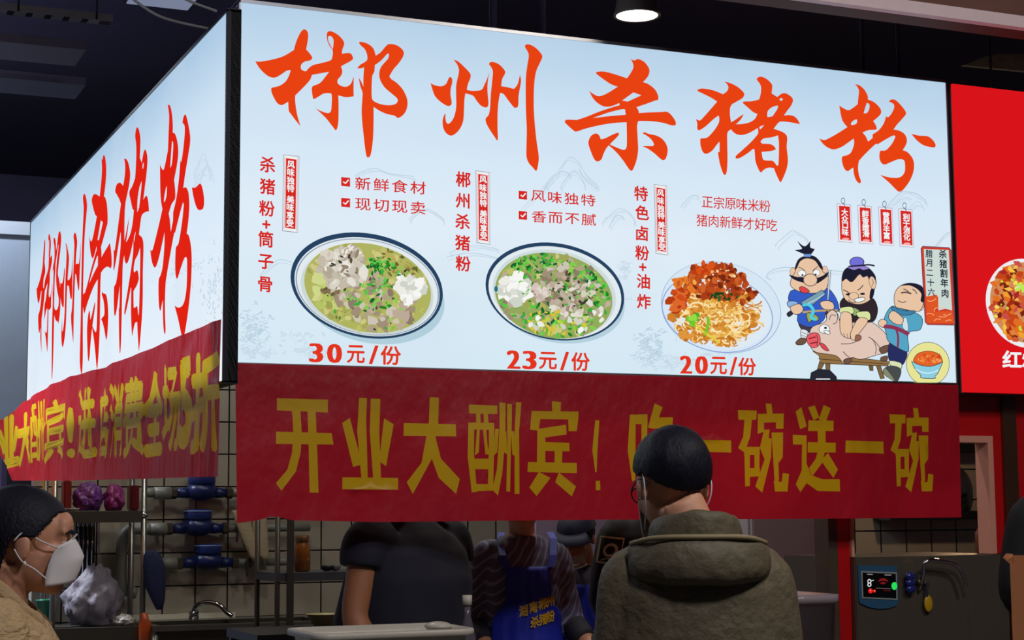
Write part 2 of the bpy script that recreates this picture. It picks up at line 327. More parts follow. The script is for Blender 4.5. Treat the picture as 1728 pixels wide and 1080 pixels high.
# --- five brush characters of the shop name, drawn as outlines (photo zoom coordinates)
T1 = TZ(400, 0, 3.375); T2 = TZ(700, 40, 4.1538); T3 = TZ(930, 80, 4.5); T4 = TZ(1150, 110, 4.909); T5 = TZ(1360, 120, 4.908)
BIG = [
 # chen
 [(T1, [(102,350,1),(130,352),(200,340),(265,320),(322,286,1),(335,240),(355,195),(375,170),(395,175),(404,200),(400,240),(392,283,1),(412,305),(427,330),(415,345),(385,352),(365,368),(362,390),(372,402),(390,408,1),(425,375),(480,360),(530,345),(541,325),(543,290),(525,262),(512,230),(510,195),(520,180),(545,183),(580,205),(605,235),(608,255),(598,285),(596,308,1),(625,303),(648,308),(659,335),(640,352),(610,368),(590,380,1),(598,405),(592,430),(572,455),(571,475,1),(590,490),(620,495),(645,480),(658,450),(663,435,1),(662,500),(663,550,1),(620,555),(590,548),(575,545,1),(577,600),(575,700),(563,742),(545,725),(510,680),(470,640),(443,617,1),(480,635),(515,645),(532,635),(537,600),(537,540),(520,532),(490,535),(465,550),(435,565),(428,545),(424,510),(430,492),(460,480),(480,465),(500,440),(523,410,1),(480,418),(440,425),(425,430),(415,455),(385,490),(345,530),(330,545,1),(330,580),(340,650),(360,720,1),(335,690),(305,650),(293,630),(290,580,1),(275,590),(250,600),(225,585),(200,540),(193,510),(200,500),(240,490),(275,465),(295,430),(304,400,1),(280,405),(250,425),(215,443),(180,437),(145,410),(120,380)],
   [[(517,210),(535,208),(548,230),(546,265),(543,282,1),(528,255),(519,235)]]),
  (T1, [(693,243),(710,240),(745,252),(775,278),(788,318,1),(815,300),(845,265),(865,252),(905,258),(935,278),(948,300),(943,325),(920,360),(890,395),(866,435,1),(875,450),(910,475),(945,515),(968,570),(965,620),(945,655),(915,673),(895,660),(850,650),(810,632),(776,610,1),(776,700),(772,800),(760,880),(745,897),(733,880),(720,780),(708,650),(712,560),(713,530),(700,490),(691,443,1),(705,465),(718,495,1),(718,440),(722,385,1),(705,390),(682,390,1),(700,370),(725,355),(740,340),(738,310),(725,280),(705,262)],
   [[(783,372,1),(820,345),(850,312),(862,308),(858,335),(820,380),(808,420),(815,460),(840,500),(880,535),(912,565),(905,590),(870,600),(820,595),(775,575),(765,540),(768,440),(780,410)]])],
 # zhou
 [(T2, [(108,415,1),(130,430),(180,440),(215,425),(232,390),(243,375),(258,385),(260,415),(250,455),(248,500),(256,550),(250,573),(225,577),(180,550),(140,510),(120,460)], []),
  (T2, [(268,255,1),(300,265),(350,310),(385,350),(388,380),(370,425),(362,465,1),(400,472),(440,470),(468,462),(485,430),(505,385),(522,338,1),(510,400),(507,470),(514,560),(505,585),(490,588),(460,575),(430,540),(410,510),(385,498),(352,490,1),(345,540),(342,620),(335,690),(305,750),(260,785),(225,775),(200,740),(192,690),(200,650),(214,627,1),(212,660),(220,695),(240,700),(270,660),(287,590),(287,500),(288,430),(305,350),(305,315),(290,280)], []),
  (T2, [(517,285,1),(525,272),(550,270),(590,288),(625,325),(630,350),(610,390),(603,440,1),(640,445),(680,455),(695,455),(718,425),(730,380),(735,358,1),(742,400),(735,450),(725,510),(722,575),(708,590),(690,585),(650,535),(620,495),(595,487,1),(583,560),(578,640),(578,740),(580,800),(575,820),(560,800),(520,740),(497,695),(495,665),(515,640),(525,590),(530,500),(540,400),(545,340),(535,310)], []),
  (T2, [(768,158,1),(780,147),(810,150),(850,175),(885,215),(890,240),(870,285),(850,330),(838,390),(832,480),(832,600),(840,720),(852,830),(866,930),(862,990),(852,1028),(843,1030),(825,1010),(795,975),(780,930),(780,850),(782,740),(776,600),(775,400),(785,300),(796,230),(790,200),(775,175)], [])],
 # sha
 [(T3, [(593,78,1),(610,95),(632,100),(655,90),(700,108),(735,150),(744,185),(730,225),(695,265,1),(735,280),(785,320),(810,370),(808,400),(790,404),(720,430),(645,455,1),(660,480),(663,500,1),(740,495),(830,492),(875,490),(905,510),(935,550),(945,580),(935,593),(905,592),(850,575),(760,562),(660,560,1),(650,600),(655,700),(658,780),(645,860),(620,925),(605,938),(585,920),(540,855),(490,795),(435,745,1),(415,770),(395,810),(380,850),(350,868),(325,850),(300,795),(280,730),(290,690),(310,665),(340,655),(362,670),(375,700,1),(410,690),(460,665),(500,650),(513,657),(500,680),(465,715),(443,738,1),(480,755),(530,775),(555,778),(570,755),(572,680),(570,570,1),(480,575),(380,590),(270,615),(190,640),(165,630),(125,595),(102,570),(108,553),(140,550),(190,553,1),(260,530),(360,490),(450,460),(518,440,1),(514,424,1),(470,443),(430,452),(390,447),(345,420),(310,380),(285,328,1),(310,350),(350,370),(390,365),(440,340),(503,300,1),(450,280),(390,240),(340,200),(350,187),(400,185),(480,205),(573,236,1),(605,190),(622,150),(615,115)],
   [[(537,405,1),(622,343,1),(682,365,1),(578,413,1)], [(315,538,1),(430,497),(545,470),(560,490),(563,513,1),(450,522)]]),
  (T3, [(693,655,1),(705,645),(740,658),(800,672),(845,700),(875,745),(882,790),(870,840),(850,858),(825,845),(780,805),(730,770),(688,752,1),(730,750),(765,750),(778,740),(765,710),(735,680)], [])],
 # zhu
 [(T4, [(352,138,1),(400,150),(460,180),(505,220),(517,245),(500,275),(450,305),(415,325,1),(400,355),(398,410),(407,475,1),(440,455),(475,430),(512,405,1),(495,440),(465,475),(445,490,1),(500,488),(560,475),(605,445),(625,405,1),(590,390),(550,355),(510,320),(505,308),(520,302),(580,300),(640,285,1),(652,240),(656,190),(645,155),(620,120),(635,100),(665,98),(710,122),(745,160),(748,190),(743,235,1),(790,265,1),(825,238),(860,235),(900,258),(920,290),(905,335),(875,375),(845,418,1),(890,415),(930,425),(960,455),(978,490,1),(900,475),(830,468),(800,478),(760,528,1),(810,545),(850,565),(872,600),(868,680),(878,780),(870,850),(845,920),(818,970),(800,945),(775,890),(762,855,1),(730,850),(700,855),(670,875),(655,890),(635,865),(610,800),(604,740),(600,700),(590,695,1),(545,730),(490,765),(460,775),(445,770),(450,750),(500,705),(570,640),(615,590),(632,560),(628,522,1),(590,545),(540,570),(490,580),(450,572),(420,550),(410,533,1),(378,560),(376,650),(378,780),(372,880),(357,910),(340,895),(315,820),(298,725,1),(312,718,1),(312,635,1),(285,665),(250,710),(205,735),(175,722),(155,670),(152,620),(160,608),(210,600),(260,550),(300,490),(310,450),(304,418,1),(260,450),(200,505),(145,540),(127,525),(128,490),(117,447,1),(140,458),(160,452),(230,375),(292,303,1),(240,270),(170,235),(130,215),(140,200),(180,195),(260,210),(340,242,1),(370,220),(385,190),(375,160)],
   [[(708,432,1),(710,385),(745,350),(795,335,1),(790,365),(750,425,1)], [(808,285),(822,273),(836,285),(822,297)], [(640,522,1),(650,508),(682,498,1),(650,533,1)],
    [(652,635),(680,608),(740,600),(795,583,1),(803,640),(803,740),(798,825),(785,832,1),(765,805),(745,792),(700,790),(672,780),(660,720,1),(740,712),(780,697,1),(760,670),(730,655),(668,652,1)]])],
 # fen
 [(T5, [(402,110,1),(440,120),(480,155),(507,205),(510,238,1),(555,255),(600,295),(620,335),(605,370),(553,415,1),(570,440),(583,475),(570,487),(515,490),(465,510,1),(490,540),(512,585,1),(548,555,1),(548,525,1),(600,490),(640,435),(660,375,1),(675,385,1),(700,360),(725,310),(722,275),(683,253,1),(700,238),(735,240),(775,275),(815,325),(825,355),(800,390),(750,445),(722,485,1),(770,495),(815,525),(833,575),(820,620),(797,655,1),(840,675),(880,725),(892,780),(882,850),(850,920),(800,985),(768,1000),(740,980),(680,920),(610,860,1),(680,880),(750,885),(790,870),(815,830),(815,760),(800,735),(760,732),(700,755),(650,775),(620,760),(605,720),(608,670),(620,660),(660,655),(710,600),(737,545,1),(720,535),(660,565),(590,608,1),(575,605),(530,645),(470,705),(435,745,1),(428,800),(435,860),(452,915),(440,930),(415,910),(395,860),(388,800,1),(365,815),(340,830),(312,805),(295,750),(297,710),(330,700),(365,680),(385,640),(395,600),(392,560,1),(350,590),(290,630),(225,650),(170,630),(130,595),(108,560,1),(150,572),(200,550),(270,510),(340,465,1),(310,430),(290,385),(272,285,1),(300,305),(345,325),(380,310),(425,275,1),(430,220),(435,165),(420,130)],
   [[(500,265,1),(520,275),(522,305),(505,345),(475,352,1),(485,310)], [(368,445,1),(375,425),(400,405),(420,402,1),(415,435),(385,448)]]),
  (T5, [(868,520,1),(930,535),(1000,540),(1040,565),(1068,605),(1065,630),(1035,632),(970,615),(915,575)], [])],
]
BIGPX = []      # smoothed outlines in photo pixels
for g in BIG:
    BIGPX.append([(smooth_poly(t(o), 5), [smooth_poly(t(h), 5) for h in hs]) for t, o, hs in g])
for g in BIGPX:
    c = C()
    for o, hs in g: c.poly(o, RED, 3, hs)
    c.build('shop_name_character', sign)

# --- ink wash landscape printed pale on the sheet
random.seed(5)
c = C()
def tree(cx, cy, wd, ht, n, mat):
    for _ in range(n):
        a = random.gauss(0, .33); b = random.gauss(0, .30); x = cx+a*wd; y = cy+b*ht
        if y > 602+(x-397)*.0287 or x < 404: continue
        for k in range(3):
            xx = x+random.uniform(-4, 4); yy = y+random.uniform(-3, 3)
            c.ribbon([(xx, yy), (xx+random.uniform(-5, 5), yy+random.uniform(-3, 3)), (xx+random.uniform(-7, 7), yy+random.uniform(-5, 5))], random.uniform(.6, 1.6), mat, .3)
for a in ((426, 560, 44, 78, 60, INK2), (440, 592, 60, 26, 40, INK), (519, 578, 66, 46, 34, INK), (545, 600, 60, 14, 16, INK), (1100, 590, 42, 70, 60, INK2), (1125, 612, 66, 30, 45, INK), (1200, 600, 70, 12, 12, INK), (1052, 460, 16, 50, 16, INK)): tree(*a)
for pts in ([(925,318),(938,296),(952,272),(962,265),(975,272),(990,295),(1006,318)], [(915,330),(930,300),(948,290),(960,300)], [(948,322),(958,296),(972,290),(986,318)], [(880,352),(915,318),(930,300)], [(1006,318),(985,300),(978,285)], [(1018,378),(1030,362),(1048,352),(1062,360),(1068,378)], [(1028,384),(1040,366),(1052,368)], [(760,430),(790,418),(812,415),(840,424)], [(755,436),(800,428),(850,440)], [(690,372),(715,352),(735,360),(748,374)], [(1310,418),(1330,396),(1342,392),(1362,410)], [(1500,352),(1515,330),(1528,322),(1548,330),(1562,346)], [(1508,348),(1524,334),(1536,338)], [(1530,360),(1545,342),(1558,352)], [(1575,420),(1590,400),(1604,392)], [(1300,470),(1320,452),(1440,462)], [(1240,545),(1300,530)], [(600,300),(630,285),(660,292),(700,300)], [(1150,350),(1166,330),(1178,336)], [(440,470),(470,440),(500,452)]):
    for k in range(3): c.ribbon([(x+random.uniform(-2, 2)+k, y+random.uniform(-2, 2)+k*2.5) for x, y in pts], random.uniform(.6, 1.7), INK if k else INK2, .3, sm=4)
c.build('ink_landscape_print', sign)

# --- dish names in columns, tag strips, ticks, prices
def column(txt, pts, w, h, mat=RED2, bold=.022):
    c = C()
    for ch, (x, y) in zip(txt, pts): c.glyph(ch, x, y, w, h, mat, 3, bold, .10)
    return c.build('dish_name', sign)
column('杀猪粉+筒子骨', [(451,278),(451,315),(450,352),(449,379),(448,404),(448,442),(447,480)], 27, 28)
column('郴州杀猪粉', [(781,303),(780,339),(780,374),(780,410),(781,445)], 26, 27)
column('特色卤粉+油炸', [(1081,327),(1083,359),(1083,394),(1083,427),(1084,451),(1085,475),(1086,509)], 24, 26)
def strip(a, b, c_, d, txt, pts, w):
    """white-edged red strip with white characters: corners clockwise from top left"""
    c = C(); q = [a, b, c_, d]; cx = sum(p[0] for p in q)/4; cy = sum(p[1] for p in q)/4
    sh = lambda k, kk: [(cx+(p[0]-cx)*k, cy+(p[1]-cy)*kk) for p in q]
    c.poly(q, GREYL, 1); c.poly(sh(.94, .985), WHITE, 2); c.poly(sh(.66, .91), RED2, 3); c.ribbon(sh(.80, .955), .7, RED2, 3, True)
    for ch, (x, y) in zip(txt, pts): c.glyph(ch, x, y, w, w*1.05, WHITE, 4, .028, .1)
    return c.build('slogan_strip', sign)
strip((478,261),(505,264),(502,393),(476,390), '风味独特美味享受', [(490.5,278),(490.3,291),(490,305),(489.8,318),(489.5,337),(489.2,350),(489,364),(488.8,377)], 13)
strip((802,288),(826,291),(827,413),(804,410), '风味独特美味享受', [(814.5,303),(814.6,317),(814.8,330),(815,343),(815.2,361),(815.3,373),(815.4,386),(815.5,398)], 12.5)
strip((1103,311),(1125,314),(1127,431),(1106,428), '风味独特美味享受', [(1113.8,326),(1114.2,339),(1114.5,352),(1114.8,364),(1115.3,380),(1115.6,392),(1116,405),(1116.3,417)], 12)
def tick_line(bx, by, bs, txt, x0, y0, x1, y1, s):
    c = C(); k = bs/2
    c.poly([(bx-k, by-k-.6), (bx+k, by-k+.8), (bx+k, by+k+.8), (bx-k, by+k-.6)], RED2, 1)
    c.ribbon([(bx-k*.55, by-k*.05), (bx-k*.1, by+k*.4), (bx+k*.65, by-k*.45)], 2.3, WHITE, 2)
    c.row(txt, x0, y0, x1, y1, s*1.12, s*.92, RED2, 2, bold=.008); return c.build('slogan_line', sign)
tick_line(583, 307, 15, '新鲜食材', 612, 310, 705, 317, 25)
tick_line(583, 342, 15, '现切现卖', 612, 345, 705, 351, 25)
tick_line(882, 329.5, 14, '风味独特', 908, 331, 992, 338, 23)
tick_line(882, 363.5, 14, '香而不腻', 909, 366, 993, 371, 23)
for a in (('正宗原味米粉', 1193, 341, 1290, 348), ('猪肉新鲜才好吃', 1184, 372, 1302, 380)):
    c = C(); c.row(a[0], *a[1:], 20, 22, RED2, 2, bold=.006); c.build('slogan_line', sign)
def price(ds, rest, y, dy):
    c = C()
    for (ch, x, ww, hh) in ds: c.glyph(ch, x, y+(x-ds[0][1])*dy, ww, hh, RED3, 3, .05, dy, fit=True, taps=[(0,0),(1,0),(-1,0),(.5,0),(-.5,0)])
    for (ch, x, ww, hh) in rest: c.glyph(ch, x, y+(x-ds[0][1])*dy, ww, hh, RED3, 3, .022, dy, fit=True)
    c.build('price', sign)
price([('3', 533, 19, 32), ('0', 564, 21, 32)], [('元', 600, 29, 29), ('/', 630, 14, 30), ('份', 659, 33, 31)], 595.5, .035)
price([('2', 866, 19, 31), ('3', 893, 19, 31)], [('元', 924, 29, 28), ('/', 952, 13, 30), ('份', 979, 30, 30)], 607, .03)
price([('2', 1157, 17, 30), ('0', 1183, 18, 30)], [('元', 1212, 27, 28), ('/', 1237, 11, 29), ('份', 1260, 29, 29)], 615.5, .03)

# --- printed dish photographs
def P_(*cs): return [E(c) for c in cs]
def blob(c, x, y, r, mat, layer, el=.7, n=7, rot=None, jag=.35):
    a = random.uniform(0, 6.28) if rot is None else rot
    pts = []
    for k in range(n):
        t = 2*math.pi*k/n; rr = r*(1+random.uniform(-jag, jag)); X = rr*math.cos(t); Y = rr*el*math.sin(t)
        pts.append((x+X*math.cos(a)-Y*math.sin(a), y+X*math.sin(a)+Y*math.cos(a)))
    c.poly(pts, mat, layer)
def scatter(c, cx, cy, rx, ry, n, size, mats, layer, el=.7, shear=0, clip=None, n_=7, jag=.35, bias=1):
    for _ in range(n):
        for _t in range(20):
            a = random.uniform(0, 6.283); q = math.sqrt(random.random())**bias; x = cx+rx*q*math.cos(a); y = cy+ry*q*math.sin(a)+shear*(x-cx)
            if clip is None or clip(x, y): break
        else: continue
        blob(c, x, y, random.uniform(*size), random.choice(mats), layer+random.random()*.8, el, n_, jag=jag)
def inell(cx, cy, rx, ry, sh=0): return lambda x, y: ((x-cx)/rx)**2+((y-cy-sh*(x-cx))/ry)**2 < .92
GREEN = P_((34,130,40),(60,170,60),(90,200,70),(20,100,46),(130,205,80)); PORK = P_((188,170,150),(160,142,120),(206,196,182),(140,124,104),(176,160,132)); WHT = P_((236,236,228),(220,222,214),(206,212,200),(246,246,242)); BROTH = P_((190,190,110),(176,178,92),(206,200,130),(160,164,84)); DARK = P_((70,62,50),(52,60,44),(90,78,60))
random.seed(11)
# bowl with the bone
c = C()
c.ell(628, 500, 122, 80, E((176,206,220)), .6, .117); c.ell(618.5, 482, 128.5, 88.5, RIMB, 1, .117); c.ell(619, 484, 122.5, 82.5, E((226,234,238)), 1.5, .117); c.ell(619.5, 484.5, 121, 80.5, E((120,146,170)), 1.55, .117, .985); c.ell(619, 490, 112, 74, E((204,216,216)), 1.7, .117)
k = inell(620, 486, 107, 75, .117)
c.ell(620, 486, 107, 75, E((176,180,96)), 2, .117)
scatter(c, 620, 486, 107, 75, 190, (3, 9), BROTH, 2.2, clip=k, shear=.117)
scatter(c, 560, 500, 36, 50, 40, (5, 12), P_((196,206,120),(180,196,100),(206,214,140)), 2.4, clip=k)
scatter(c, 675, 440, 45, 26, 70, (2, 6), P_((150,140,70),(120,104,60),(190,170,90),(100,96,50)), 2.6, .35, clip=k)
scatter(c, 640, 500, 70, 45, 60, (5, 12), PORK, 3, clip=k)
scatter(c, 660, 545, 40, 20, 22, (5, 12), PORK, 3.2, clip=k)
scatter(c, 635, 480, 52, 44, 80, (2, 6), GREEN, 4, .5, clip=k)
scatter(c, 640, 450, 28, 16, 45, (2, 6), GREEN, 4.2, .5, clip=k)
scatter(c, 625, 500, 85, 60, 50, (1.5, 4), GREEN+DARK, 4.4, .5, clip=k)
blob(c, 578, 452, 38, E((204,198,184)), 4.9, .85, 14, 0, .15)
scatter(c, 580, 452, 42, 34, 60, (6, 14), P_((216,210,196),(196,186,168),(228,224,214),(178,166,148)), 5, clip=k)
scatter(c, 578, 440, 36, 26, 30, (3, 9), P_((236,232,224),(150,132,112),(206,196,180)), 6, .4)
scatter(c, 572, 446, 26, 18, 7, (2, 5), DARK, 7, .5)
blob(c, 692, 488, 26, E((238,240,236)), 4.8, .85, 12, 0, .15); scatter(c, 690, 488, 22, 22, 30, (6, 12), WHT, 5, clip=k); scatter(c, 555, 492, 20, 8, 14, (3, 7), P_((130,110,80),(96,86,60)), 5)
c.build('dish_photo', sign)
# bowl of pork noodles
c = C()
c.ell(942, 505, 112, 74, E((180,208,222)), .6, .102); c.ell(936, 492, 117, 82, RIMB, 1, .102); c.ell(936, 493.8, 112, 77.5, E((226,236,240)), 1.4, .102); c.ell(935, 496, 104, 74, E((206,220,222)), 1.6, .102)
k = inell(934, 499, 99, 72, .102)
c.ell(934, 499, 99, 72, E((150,168,92)), 2, .102)
scatter(c, 934, 499, 99, 72, 130, (4, 10), PORK+BROTH, 2.2, clip=k, shear=.1)
scatter(c, 934, 499, 99, 72, 230, (2, 6), GREEN, 3, .55, clip=k, shear=.1)
scatter(c, 950, 485, 60, 40, 70, (4, 11), PORK, 4, clip=k)
scatter(c, 950, 500, 50, 40, 30, (2, 6), DARK, 4.6, .5, clip=k)
scatter(c, 935, 545, 60, 22, 45, (3, 7), P_((210,200,60),(190,210,70),(150,200,60),(220,190,70)), 4, .5, clip=k)
scatter(c, 900, 445, 40, 18, 50, (2, 6), GREEN, 5, .5, clip=k); scatter(c, 1000, 480, 26, 40, 40, (2, 6), GREEN, 5, .5, clip=k)
blob(c, 868, 488, 29, E((234,237,236)), 5.3, .8, 12, 0, .15); scatter(c, 868, 488, 27, 22, 40, (5, 12), WHT, 5.5, clip=k); scatter(c, 912, 490, 13, 12, 14, (4, 9), P_((214,196,186),(196,178,166),(226,214,204)), 6)
scatter(c, 975, 510, 50, 36, 40, (3, 8), P_((214,206,190),(190,178,158),(226,222,210)), 5.6, .6, clip=k); scatter(c, 950, 540, 70, 24, 12, (3, 7), WHT, 6, clip=k); scatter(c, 945, 480, 70, 50, 40, (1.5, 4), GREEN, 6.5, .5, clip=k)
c.ell(836, 488, 3, 5, E((30,110,140)), 7)
c.build('dish_photo', sign)
# plate of dry noodles
c = C()
c.ell(1216.5, 519, 101.5, 77, E((170,190,222)), 1, .10); c.ell(1216.5, 518.5, 100, 75.7, E((214,230,244)), 1.3, .10); c.ell(1210, 528, 94, 66, E((120,150,210)), 1.5, .12, .985); c.ell(1216, 528, 84, 60, E((222,234,244)), 1.6, .1)
k = inell(1211, 522, 84, 66, .06)
NOOD = P_((226,170,70),(240,196,104),(214,146,50),(246,214,140),(204,126,40),(250,228,176))
scatter(c, 1205, 530, 74, 48, 140, (6, 13), P_((206,128,44),(190,110,36),(222,150,60)), 2, clip=inell(1206, 530, 80, 54, .06))
for _ in range(250):
    x = random.gauss(1215, 36); y = random.gauss(540, 24)
    if not inell(1208, 528, 82, 56, .06)(x, y): continue
    r = random.uniform(5, 14); a = random.uniform(0, 6.28); q = random.uniform(1.2, 3.2)
    c.ribbon([(x+r*math.cos(a+q*i/7)*1.1, y+r*.75*math.sin(a+q*i/7)) for i in range(8)], random.uniform(1.8, 3.2), random.choice(NOOD), 3+random.random())
MEAT = P_((150,54,20),(186,76,28),(120,40,18),(206,96,40),(170,60,24))
scatter(c, 1208, 478, 54, 28, 120, (3, 9), MEAT, 5); scatter(c, 1200, 462, 36, 18, 50, (3, 8), MEAT, 5.5); scatter(c, 1240, 495, 34, 18, 40, (3, 7), MEAT, 5.4)
scatter(c, 1144, 506, 16, 20, 34, (4, 10), P_((206,76,26),(180,60,20),(222,104,44)), 6); scatter(c, 1186, 456, 18, 12, 20, (4, 9), P_((216,84,26),(190,62,20)), 6); scatter(c, 1155, 478, 18, 12, 22, (3, 8), P_((226,120,40),(240,170,80),(200,90,30)), 6)
scatter(c, 1222, 498, 24, 9, 22, (2, 6), P_((20,70,30),(30,100,40),(46,60,30)), 6.5, .5); scatter(c, 1168, 540, 9, 9, 14, (3, 7), P_((110,200,50),(80,170,40),(150,220,70)), 6.5); c.ribbon([(1166, 540), (1186, 560), (1214, 578)], 4, E((226,206,70)), 6.6, sm=4); c.ribbon([(1188, 566), (1194, 545), (1192, 538)], 5, E((120,196,40)), 6.6, sm=4)
scatter(c, 1210, 472, 46, 20, 14, (1.5, 3.5), P_((250,220,170),(240,180,110)), 7)
c.build('dish_photo', sign)

# --- four little hanging tags
def hang_tag(x0, y0, txt):
    c = C(); q = [(x0, y0), (x0+24, y0+2.6), (x0+26.5, y0+67), (x0+2.5, y0+65)]
    c.poly(q, E((170,176,198)), 1); c.poly([(q[0][0]+1, q[0][1]+1.2), (q[1][0]-1, q[1][1]+1.2), (q[2][0]-1, q[2][1]-1), (q[3][0]+1, q[3][1]-1)], E((236,232,240)), 2)
    c.poly([(x0+3.5, y0+4.3), (x0+21.7, y0+6), (x0+23.8, y0+63), (x0+5.6, y0+61.5)], RED2, 3)
    for k, ch in enumerate(txt): c.glyph(ch, x0+13+k*.35, y0+15.5+k*11.2, 12, 12.4, WHITE, 4, .03, .1)
    c.ell(x0+14.5, y0+60.5, 6, 2.2, E((246,170,170)), 4); c.ell(x0+10.2, y0-4, 3.6, 5.4, E((100,130,150)), 4, 0, .72, 20); c.ribbon([(x0+11.5, y0+.5), (x0+13, y0+5)], 1.2, E((60,80,110)), 4)
    c.build('hanging_tag_print', sign)
for x, y, t in ((1411.5, 343, '大众口味'), (1446.3, 345.6, '鲜香嫩滑'), (1481.3, 348.6, '营养丰富'), (1515.2, 351.2, '利于消化')): hang_tag(x, y, t)
# --- framed plaque at the right edge
t6 = TZ(1540, 400, 6.353); c = C()
c.poly(t6([(80,125),(95,103),(380,118),(402,145),(442,930),(425,946),(150,940),(125,915)]), E((206,60,40)), 8, sm=0); c.ribbon(t6([(80,125),(95,103),(380,118),(402,145),(442,930),(425,946),(150,940),(125,915)]), 1.6, E((120,70,90)), 8.2, True)
c.poly(t6([(108,130),(375,142),(412,790),(340,770),(265,790),(262,640),(135,650)]), E((204,218,212)), 8.4)
c.poly(t6([(130,640),(250,620),(265,745),(220,800),(410,795),(436,925),(140,925)]), E((222,86,36)), 8.6)
for a in ([(140,830),(180,820),(215,840)], [(220,905),(250,880),(290,890)], [(320,830),(360,840),(400,820)], [(340,905),(380,890),(400,900)], [(225,800),(235,765),(290,760),(330,765)], [(270,850),(310,860),(350,850)], [(150,680),(190,690),(240,660)]): c.ribbon(t6(a), 1.1, E((250,180,140)), 9, sm=4)
for ch, x, y in zip('腊月二十六', (165,165,172,182,190), (182,280,385,490,592)): q = t6([(x, y)])[0]; c.glyph(ch, q[0], q[1], 12.5, 14, E((30,50,70)), 9, .02, .08)
for ch, x, y in zip('杀猪割年肉', (312,316,322,328,336), (185,290,390,495,605)): q = t6([(x, y)])[0]; c.glyph(ch, q[0], q[1], 13.5, 15, E((20,34,50)), 9, .025, .08)
c.build('plaque_print', sign)

# --- printed cartoon: three villagers with a pig on a bench
t7 = TZ(1300, 320, 3.175); c = C(); OUT = E((50,44,50)); SK = E((232,196,164)); SKp = E((226,198,184))
LAY = [4.0]
def pic(pts, mat, sm=4, out=1.0):
    LAY[0] += .09; q = t7(pts); c.poly(q, mat, LAY[0], sm=sm)
    if out: LAY[0] += .03; c.ribbon(smooth_poly(q, 4) if sm else q, out, OUT, LAY[0], True)
def ln(pts, w=1.1, mat=None, sm=4): LAY[0] += .05; c.ribbon(t7(pts), w, mat or OUT, LAY[0], sm=sm)
def el(x, y, rx, ry, mat, out=1.0, rot=0):
    LAY[0] += .08; q = t7([(x, y)])[0]; c.ell(q[0], q[1], rx/3.175, ry/3.175, mat, LAY[0], rot=rot, n=36)
    if out: LAY[0] += .03; c.ell(q[0], q[1], rx/3.175+.4, ry/3.175+.4, OUT, LAY[0], rot=rot, inner=.9, n=36)
BLU = E((52,92,196)); TEAL = E((84,164,196)); HAIR = E((30,30,50)); BRN = E((110,82,66))
pic([(150,712),(215,735),(208,765),(165,750)], E((66,60,74)))
pic([(162,750),(198,760),(186,802),(163,796)], E((226,230,236))); ln([(163,765),(194,775)], .8); ln([(163,780),(190,790)], .8)
pic([(133,818),(160,796),(190,802),(178,828),(142,832)], BRN)
pic([(105,545),(150,540),(230,556),(300,530),(340,568),(362,620),(358,655),(300,648),(282,700),(215,738),(145,712),(140,660),(95,600)], BLU)
pic([(90,600),(140,602),(138,636),(94,628)], E((140,180,226)))
el(117, 443, 15, 24, SK); el(288, 430, 15, 20, SK)
pic([(105,515),(112,470),(130,440),(135,400),(165,365),(230,362),(262,392),(277,440),(304,460),(306,500),(288,540),(230,556),(150,546)], SK)
pic([(128,425),(145,378),(180,358),(230,358),(265,393),(277,428),(262,418),(235,380),(190,368),(155,385),(138,420)], HAIR)
pic([(140,275,1),(180,305),(212,275,1),(210,310),(235,318,1),(215,345),(180,347),(127,325,1),(165,318),(155,300)], HAIR, out=0)
pic([(175,345),(216,345),(213,362),(177,362)], E((110,150,220)), 0)
el(165, 450, 21, 17, WHITE); el(243, 446, 18, 17, WHITE); el(168, 459, 6, 5, OUT, 0); el(238, 456, 6, 5, OUT, 0)
ln([(148,418),(166,424),(182,440)]); ln([(222,438),(236,424),(252,412)])
pic([(95,455,1),(135,468),(175,472),(185,500),(140,490),(110,474)], HAIR, out=0); pic([(240,478),(275,463),(308,440,1),(298,468),(255,500),(242,500)], HAIR, out=0)
el(210, 485, 38, 33, SK)
pic([(152,524),(175,522),(206,546),(180,556),(158,546)], E((222,70,74)))
pic([(158,605,1),(272,538,1),(292,560,1),(215,622),(178,622)], E((120,160,176))); ln([(190,614),(220,600),(240,590),(284,560)], 1.6, E((190,214,224)))
pic([(84,665),(110,648),(122,660),(96,682)], E((46,46,60)))
pic([(105,628),(150,613),(172,640),(155,665),(125,668),(107,650)], SK)
ln([(168,658),(260,650),(356,648)], 3.4, E((186,160,110)))
pic([(190,668),(208,662),(222,690),(200,712)], E((150,170,90))); pic([(232,668),(256,690),(240,706),(222,690)], E((150,170,90)))
ln([(172,626),(205,620),(226,650),(214,684),(236,692)], 5, E((80,206,226)))
pic([(300,592,1),(308,430,1),(320,430,1),(307,592,1)], E((214,222,230)), 0, .8); ln([(268,602),(326,602)], 2.4, E((90,50,40)))
pic([(262,606),(300,596),(332,610),(332,642),(280,640)], SK); ln([(300,650),(290,672)], 3.4, E((70,50,50)))
# bench, wok
pic([(560,938),(585,943),(607,1012),(585,1015)], E((124,98,62)), 0); pic([(520,938),(545,938),(545,972),(528,970)], E((110,88,58)), 0)
pic([(258,922),(285,930),(262,975),(245,970)], E((124,98,62)), 0); pic([(290,930),(315,935),(314,972),(292,966)], E((124,98,62)), 0)
pic([(222,868),(360,890),(632,922),(626,946),(360,936),(262,930),(255,890)], E((146,112,66)), 0); ln([(262,908),(360,916),(630,936)], 1)
